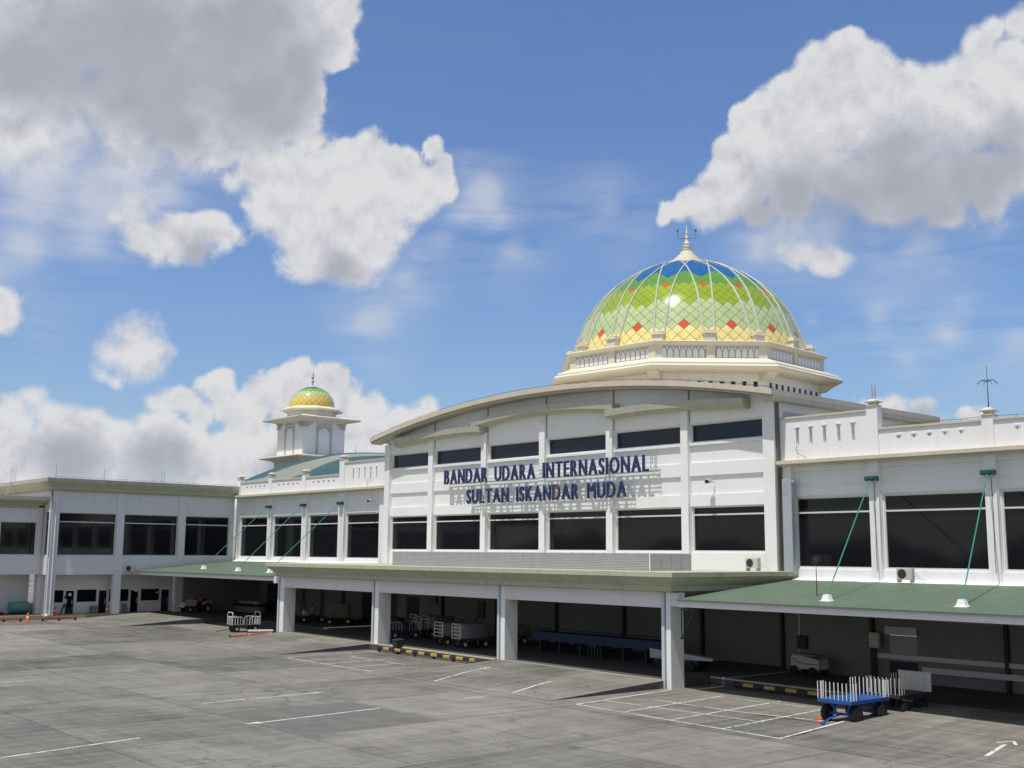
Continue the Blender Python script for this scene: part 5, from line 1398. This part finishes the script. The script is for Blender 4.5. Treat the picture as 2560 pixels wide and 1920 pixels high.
CARTX = luggage_cart('empty luggage cart with white barred ends beside the lying pipes', (-88.3, 46.2, zg(-88)), R(-8), 'rail')
k = 0
LC = [('luggage cart with a round brown load and white rung end, left of the men', (-64.7, 50.1, zf(-65)), R(-10), 'rail', (0,)),
      ('luggage cart with a silver load and white rung end, right of the men', (-62.45, 49.9, zf(-62)), R(-12), 'rail', (0,)),
      ('luggage cart piled with dark bags behind the wheelie bin', (-71.6, 50.6, zf(-71)), R(-20), 'rail', (0, 1)),
      ('luggage cart with white rung end before the red cabinet', (-70.8, 53.5, zf(-71)), R(-14), 'rail', (0,)),
      ('luggage cart deep in the bay, left of the third porch column', (-63.6, 54.6, zf(-63)), R(-40), 'khaki', (0, 1)),
      ('grey barred luggage cart just right of the first porch column', (-90.3, 54.0, zf(-90)), R(-25), 'khaki', (0, 1)),
      ('tall barred luggage cart right of the person in rust', (-86.9, 54.6, zf(-87)), R(-30), 'khaki', (0, 1)),
      ('luggage cart in deep shade behind the empty cart', (-92.0, 53.5, zf(-92)), R(-20), 'acwhite', (0,)),
      ('dim barred luggage cart beyond the third porch column', (-56.3, 55.2, zf(-56)), R(-35), 'khaki', (0, 1)),
      ('luggage cart with white rung end beside the bag pile', (-72.9, 53.9, zf(-72)), R(-14), 'rail', (0,))]
carts = []
for lab, loc, rz, fm, ends in LC: carts.append(luggage_cart(lab, loc, rz, fm, ends, side=len(ends) == 2))


def load(name, label, cart, y, z, size, mat, seed=0, grp='loads and bags on the luggage carts'):
    """soft cornered suitcase or bundle standing on a cart (own thing)"""
    m_ = Matrix.Translation(cart.location) @ Matrix.Rotation(cart.rotation_euler[2], 4, 'Z')
    p = m_ @ Vector((y[0], y[1], z)); t = thing(name, label, name.replace('_', ' '), grp, loc=p, rz=cart.rotation_euler[2] + R(seed * 13 % 40 - 20))
    a, b_, c = size
    bm = MB(); bm.rings([[(sx * a / 2 * f, sy * b_ / 2 * f, c * zz) for sx, sy in ((-1, -.8), (-.8, -1), (.8, -1), (1, -.8), (1, .8), (.8, 1), (-.8, 1), (-1, .8))] for f, zz in ((.88, 0), (1, .08), (1.02, .5), (1, .9), (.86, 1))])
    bm.build('shell', mat, t, smooth=True)
    MB().tube([(-a * .15, 0, c), (-a * .15, 0, c + .06), (a * .15, 0, c + .06), (a * .15, 0, c)], .015, 6).build('grip', 'dark', t)


load('canvas_load', 'round brown canvas load on a barred cart in the middle bay', carts[0], (0, 1.2), .61, (1.2, 1.9, .95), 'khaki', 1)
load('tarpaulin_load', 'tall silver tarpaulin load beside the men in the middle bay', carts[1], (0, 1.25), .61, (1.3, 2.2, 1.05), 'silver', 2)
load('tarpaulin_load', 'grey tarpaulin load before the red cabinet', carts[3], (0, 1.25), .61, (1.25, 2.2, 1.0), 'silver', 3)
for i, (dx, dy, z, s, mt, lb) in enumerate(((-.2, .5, .61, (.8, .55, .5), 'dark', 'black bag at the near end of the bag pile'), (.25, 1.1, .61, (.7, .8, .55), 'bluedk', 'navy bag low in the middle of the bag pile'), (-.1, 1.8, .61, (.9, .7, .5), 'dark', 'black bag at the far end of the bag pile'),
                                      (0, .8, 1.12, (.8, .6, .45), 'trousers', 'dark blue bag lying on the black bag of the pile'), (.1, 1.5, 1.17, (.7, .5, .38), 'red', 'dull red suitcase on top of the bag pile'), (-.45, .1, .75, (.45, .2, .5), 'orange', 'orange flat bag hanging at the left of the bag pile'))):
    load('travel_bag', lb, carts[2], (dx, dy), z, s, mt, i)
load('canvas_load', 'brown box load in the dim cart beyond the men', carts[4], (0, 1.25), .61, (1.2, 2.0, .8), 'khaki', 5)
load('carton', 'pale carton on the grey cart right of the first porch column', carts[5], (0, .7), .61, (.8, .6, .5), 'acwhite', 6)
load('tarpaulin_load', 'tall dark load in the barred cart of the first porch bay', carts[6], (0, 1.2), .61, (1.2, 1.9, 1.2), 'khaki', 7)
load('tarpaulin_load', 'dull tarpaulin load beside the bag pile', carts[9], (0, 1.2), .61, (1.2, 1.9, .9), 'khaki', 9)
load('canvas_load', 'dark hooded load on the cart in deep shade behind the empty cart', carts[7], (0, 1.2), .61, (1.1, 1.6, 1.1), 'khaki', 8)

# long blue conveyor in the bay between the third and fourth columns
t = thing('baggage_conveyor', 'long dark blue baggage conveyor along the back of the third porch bay', 'conveyor', loc=(-51, 54, 0))
b = MB(); b.box(-58.0, -45.6, 53.2, 54.2, 1.2, 1.75); b.build('side_panel', 'blue' if False else 'bluedk', t)
MB().box(-58.0, -45.6, 53.3, 54.1, 1.752, 1.78).build('belt', 'black', t)
for x in np.linspace(-57.5, -46, 7): MB().box(x - .06, x + .06, 53.3, 54.1, zf(x), 1.199).build('leg', 'dark', t)
MB().tube([(-58, 53.25, 1.8), (-58, 53.25, 2.0), (-45.6, 53.25, 2.0), (-45.6, 53.25, 1.8)], .03, 6).build('guard_rail', 'bluedk', t)
rebase(t)
t = thing('belt_loader', 'grey belt loader parked behind the rightmost porch column', 'loader', loc=(-44.6, 52.4, zf(-44)), rz=R(15))
b = MB(); b.prism([(-1.6, .6), (2.4, .6), (2.4, .75), (-1.6, 1.15)], -.4, .4, 1); b.build('conveyor_frame', 'steel', t); MB().box(-1.2, 1.6, -.7, .7, .35, .6).build('chassis', 'dark', t)
MB().box(-.9, -.2, .42, .9, .6, 1.0).build('engine_cover', 'tug', t); MB().box(.1, .5, .42, .85, .6, .95).build('seat', 'black', t); MB().tube([(.8, .6, .6), (.7, .6, 1.35), (.85, .5, 1.35)], .02, 6).build('steering_column', 'dark', t)
for s in (-1, 1):
    for x in (-.8, 1.2):
        o = MB().tube([(x, s * .72, .27), (x, s * .9, .27)], .27, 16).build('wheel', 'black', t)

# baggage carousel in the deep bay
t = thing('baggage_carousel', 'steel baggage carousel in deep shade behind the tow tractor', 'carousel', loc=(-106.5, 58.0, zf(-106)))
def oval(L_, r, z, n_=20): return [(L_ * (1 if math.cos(a) > 0 else -1) + r * math.cos(a), r * math.sin(a), z) for a in np.linspace(-math.pi, math.pi, n_ + 1)[:-1]]
MB().rings([oval(1.6, .95, 0), oval(1.6, .95, .62)]).build('plinth', 'silver', t, smooth=False); MB().rings([oval(1.6, 1.05, .621), oval(1.6, 1.1, .72), oval(1.6, .7, .86)]).build('belt_ring', 'black', t); MB().rings([oval(1.5, .5, .85), oval(1.5, .45, 1.1)]).build('centre_cover', 'steel', t)


# tow tractor
def tractor():
    t = thing('tow_tractor', 'small cream tow tractor with a driver under the far green canopy', 'tractor', loc=(-108.9, 53.1, zf(-109)), rz=R(90 - 0))
    # local +x = rear
    W = .62
    b = MB(); b.prism([(-1.5, .42), (1.5, .42), (1.5, .75), (.75, .75), (.35, .6), (-.15, .6), (-.15, .62), (-1.5, .62)], -W, W, 1); b.build('chassis', 'dark', t, bevel=.02)
    b = MB(); b.prism([(-1.45, .621), (-.15, .621), (-.15, 1.25), (-.5, 1.25), (-1.1, 1.02), (-1.45, .98)], -W + .06, W - .06, 1); b.build('bonnet', 'tug', t, bevel=.04)
    b = MB(); b.box(-1.56, -1.50, -W, W, .5, .68); b.build('bumper', 'rail', t)
    for s in (-1, 1):
        h_ = MB().tube([(-1.452, s * .38, .82), (-1.47, s * .38, .82)], .08, 12).build('headlight', 'rail', t)
        b = MB(); b.prism([(.35, .76), (.55, 1.02), (.85, 1.12), (1.25, 1.08), (1.5, .85), (1.4, .85), (1.2, .98), (.88, 1.0), (.62, .92), (.48, .76)], s * (W + .12) - .15, s * (W + .12) + .15, 1); b.build('mudguard', 'tug', t)
        for x, r in ((-.95, .27), (.95, .36)):
            o = MB().tube([(x, s * (W - .0), r), (x, s * (W + .05), r), (x, s * (W + .19), r), (x, s * (W + .23), r)], [r * .9, r, r, r * .88], 20).build('wheel', 'black', t, smooth=True)
            MB().tube([(x, s * (W + .22), r), (x, s * (W + .245), r)], r * .5, 14).build('rim', 'acwhite', o)
    MB().box(.35, .8, -.25, .25, .62, .95).build('seat', 'black', t); MB().box(.8, .9, -.25, .25, .8, 1.35).build('seat_back', 'black', t)
    b = MB(); b.tube([(-.2, 0, 1.2), (.0, 0, 1.35)], .02, 6); b.tube([(.0 + .03 * math.sin(a), .2 * math.cos(a), 1.36 + .17 * math.sin(a)) for a in np.linspace(0, 2 * math.pi, 14)], .016, 5); b.build('steering_wheel', 'black', t)
    return t


tractor()

# ground power unit
t = thing('ground_power_unit', 'white wheeled ground power unit by the rear dock wall, beyond the blue cart', 'generator', loc=(-37.9, 56.0, zf(-38)), rz=R(-8))
b = MB(); b.prism([(-1.05, .35), (-1.05, .85), (-.95, 1.12), (-.6, 1.16), (.9, .98), (1.0, .9), (1.0, .4)], -.45, .45, 1); b.build('body', 'tug', t, bevel=.05)
MB().box(-.95, .75, -.35, .35, 1.1, 1.2).build('hose_tray', 'khaki', t); b = MB(); b.tube([(-.85, -.46, .95), (-.6, -.47, .75), (.3, -.47, .68), (.9, -.46, .7)], .02, 5); b.build('stripe', 'dark', t)
for x in (-.75, .6):
    for s in (-1, 1):
        MB().tube([(x, s * .42, .27), (x, s * .58, .27)], .27, 16).build('wheel', 'black', t)
MB().tube([(1.0, 0, .4), (1.5, 0, .25), (1.9, 0, .12)], .03, 6).build('drawbar', 'dark', t)


# ------------------------------------------------------------------ people
def person(label, loc, rz, shirt, trousers, pose='stand', scale=1.0, vest=None):
    t = thing('person', label, 'person', 'people at work in the terminal', loc=loc, rz=rz)
    t.scale = (scale,) * 3
    H = dict(pelvis=(0, 0, .93), waist=(0, 0, 1.05), chest=(0, .01, 1.28), neck=(0, 0, 1.46), head0=(0, -.015, 1.54), head1=(0, -.01, 1.68))
    def leg(s, st, bend):
        hip = (s * .09, 0, .88)
        if pose == 'sit': return [hip, (s * .13, -.40, .90), (s * .13, -.46, .50), (s * .13, -.48, .44), (s * .14, -.60, .42)]
        k = (s * .10, -st * .42 - .03 * bend, .49 + .01 * abs(st)); a = (s * .10, -st * .80 + (.10 if st < 0 else 0) + .1 * bend, .09 + (.07 if st < 0 else 0))
        return [hip, k, a, (a[0], a[1] - .03, a[2] - .03), (a[0] * 1.1, a[1] - .15, max(.04, a[2] - .05))]
    if pose == 'walk': legs = (leg(1, .42, .2), leg(-1, -.36, .6)); arms = (([(.19, .02, 1.40), (.23, .14, 1.14), (.21, .10, .92)]), ([(-.19, 0, 1.40), (-.23, -.12, 1.15), (-.21, -.32, 1.0)]))
    elif pose == 'sit': legs = (leg(1, 0, 0), leg(-1, 0, 0)); arms = (([(.19, .02, 1.40), (.25, -.06, 1.13), (.14, -.36, 1.20)]), ([(-.19, 0, 1.40), (-.25, -.06, 1.13), (-.14, -.36, 1.20)]))
    elif pose == 'reach': legs = (leg(1, .08, 0), leg(-1, -.05, 0)); arms = (([(.19, .02, 1.40), (.24, -.18, 1.22), (.18, -.45, 1.18)]), ([(-.19, 0, 1.40), (-.24, -.16, 1.2), (-.16, -.42, 1.12)]))
    else: legs = (leg(1, .06, 0), leg(-1, -.04, 0)); arms = (([(.19, .02, 1.40), (.25, .03, 1.13), (.23, -.08, .90)]), ([(-.19, 0, 1.40), (-.25, .03, 1.13), (-.23, -.08, .90)]))
    def skin(name, chains, mat, root_r, sub=1):
        """chains: list of [(point, radius), ...]; the first point of later chains may repeat an earlier one"""
        vs = []; es = []; rad = []; ix = {}
        def vid(p, r):
            key = tuple(round(c, 4) for c in p)
            if key not in ix: ix[key] = len(vs); vs.append(p); rad.append(r)
            return ix[key]
        for ch in chains:
            ids = [vid(p, r) for p, r in ch]; es += list(zip(ids[:-1], ids[1:]))
        me = bpy.data.meshes.new(name); me.from_pydata(vs, es, []); o = bpy.data.objects.new(name, me); col.objects.link(o)
        o.modifiers.new('skin', 'SKIN'); bm = bmesh.new(); bm.from_mesh(me); lay = bm.verts.layers.skin.verify()
        for v, r in zip(bm.verts, rad): v[lay].radius = (r, r) if not isinstance(r, tuple) else r
        bm.verts.ensure_lookup_table(); bm.verts[0][lay].use_root = True; bm.to_mesh(me); bm.free()
        s_ = o.modifiers.new('subsurf', 'SUBSURF'); s_.levels = sub; s_.render_levels = sub
        bpy.context.view_layer.update()
        m2 = bpy.data.meshes.new_from_object(o.evaluated_get(bpy.context.evaluated_depsgraph_get())); bpy.data.objects.remove(o)
        m2.materials.clear(); m2.materials.append(M[mat]); m2.polygons.foreach_set('use_smooth', [True] * len(m2.polygons))
        o = bpy.data.objects.new(name, m2); col.objects.link(o); o.parent = t
        return o
    P = H
    ch = [[(P['pelvis'], (.15, .10)), (P['waist'], (.135, .095)), (P['chest'], (.165, .11)), (P['neck'], .055), (P['head0'], .075), ((0, -.012, 1.61), (.085, .098)), (P['head1'], (.07, .085))]]
    for a in arms:
        h = a[2]; dv = (Vector(a[2]) - Vector(a[1])).normalized(); p1 = Vector(h) + dv * .07
        ch.append([(P['chest'], (.165, .11)), (a[0], .062), (a[1], .045), (h, .03), (tuple(p1), (.04, .018))])
        for f, ln in ((-.03, .06), (-.01, .075), (.012, .07), (.03, .055)):                       # fingers and thumb
            q = p1 + Vector((.0, f, 0)) + dv * .02; ch.append([(tuple(p1), (.04, .018)), (tuple(q), .010), (tuple(q + dv * ln), .008)])
        q = Vector(h) + dv * .03 + Vector((0, -.04, 0)); ch.append([(h, .03), (tuple(q), .010), (tuple(q + dv * .04), .009)])
    for l in legs: ch.append([(P['pelvis'], (.15, .10)), (l[0], .085), (l[1], .058), (l[2], .038), (l[3], .038), (l[4], .03)])
    body = skin('body', ch, 'skin', .1)
    # clothing follows the same joints, slightly fuller
    c2 = [[((P['pelvis'][0], 0, .95), (.168, .118)), (P['waist'], (.155, .115)), (P['chest'], (.186, .13)), ((0, 0, 1.415), (.10, .075))]]
    for a in arms:
        mid = tuple(Vector(a[0]).lerp(Vector(a[1]), .8)); c2.append([(P['chest'], (.186, .13)), (a[0], .078), (mid, .066)])
    skin('shirt', c2, shirt, .1)
    c3 = [[(P['pelvis'], (.162, .115)), ((0, 0, 1.0), (.150, .108))]]
    for l in legs: c3.append([(P['pelvis'], (.162, .115)), (l[0], .10), (l[1], .078), (tuple(Vector(l[1]).lerp(Vector(l[2]), .92)), .062)])
    skin('trousers', c3, trousers, .1)
    for l in legs:
        a = Vector(l[3]); f = Vector(l[4]); skin('shoe', [[(tuple(a + Vector((0, .05, -.01))), .046), (tuple(f + Vector((0, -.04, 0))), .042)]], 'black', .05)
    b = MB(); b.lathe([(.0, 1.765), (.055, 1.757), (.085, 1.72), (.094, 1.67), (.090, 1.62), (.078, 1.58), (.06, 1.58)], (0, .018), 14); b.build('hair', 'hair', t, smooth=True)
    b = MB(); b.prism([(-.012, 1.64), (.012, 1.64), (.018, 1.60), (-.018, 1.60)], -.125, -.09, 1); b.build('nose', 'skin', body)
    for s in (-1, 1):
        MB().lathe([(0, 1.638), (.012, 1.645), (0, 1.655)], (s * .032, -.098), 8).build('eye', 'hair', body); MB().box(s * .088, s * .1, -.02, .02, 1.60, 1.665).build('ear', 'skin', body)
    MB().box(-.026, .026, -.105, -.098, 1.565, 1.573).build('mouth', 'red', body)
    if vest: skin('vest', [[((0, 0, 1.02), (.185, .135)), ((0, .0, 1.28), (.205, .15)), ((0, 0, 1.38), (.15, .11))]], vest, .1)
    return t


person('person in a white shirt and dark trousers walking past the office block doors', (-111.15, 40.7, zf(-111)), R(-60), 'shirtwhite', 'trousers', 'walk')
person('person in a white shirt standing between the loaded carts in the middle bay', (-64.9, 52.5, zf(-65)), R(120), 'shirtwhite', 'trousers', 'reach')
person('person in a blue grey shirt standing right of the one in white', (-64.1, 53.1, zf(-63)), R(-20), 'shirtblue', 'trousers')
person('person in a dark olive shirt at the cart near the third porch column', (-61.0, 53.0, zf(-61)), R(40), 'shirtolive', 'trousers')
person('person in a rust coloured shirt standing in the first porch bay', (-87.9, 54.0, zf(-88)), R(30), 'shirtred', 'trousers')
person('seated tow tractor driver wearing an orange vest', (-108.9, 53.65, zf(-109) + .02), R(0), 'hivis', 'trousers', 'sit', vest='hivis')
t = thing('crowd_barrier', 'thin steel barred barrier standing on the dock right of the third column', 'barrier', loc=(-54.0 + 1.0, 54.0, zf(-53)))
MB().tube([(-.9, 0, 0), (-.9, 0, .95), (-.8, 0, 1.05), (.8, 0, 1.05), (.9, 0, .95), (.9, 0, 0)], .025, 6).build('hoop', 'steel', t)
for x in (-.6, -.3, 0, .3, .6): MB().tube([(x, 0, .1), (x, 0, 1.05)], .012, 5).build('bar', 'steel', t)


# far tree belt beyond the runway, behind the camera (seen only in the window glass)
def tree_belt():
    rg = random.Random(11); b = MB(); rs = []
    for k in range(161):
        a = R(95 + 200 * k / 160); d = 420 + 40 * math.sin(k * .37); h = 9 + 4 * math.sin(k * .9) + rg.random() * 6
        x, y = d * math.sin(a), d * math.cos(a); x2, y2 = (d + 30) * math.sin(a), (d + 30) * math.cos(a)
        rs.append([(x, y, -8), (x, y, h * .75), ((x + x2) / 2, (y + y2) / 2, h), (x2, y2, -8)])
    b.rings(rs); o = b.build('tree_belt', 'leaf'); o['kind'] = 'stuff'; o['label'] = 'distant belt of dark trees beyond the airfield'; o['category'] = 'trees'


tree_belt()
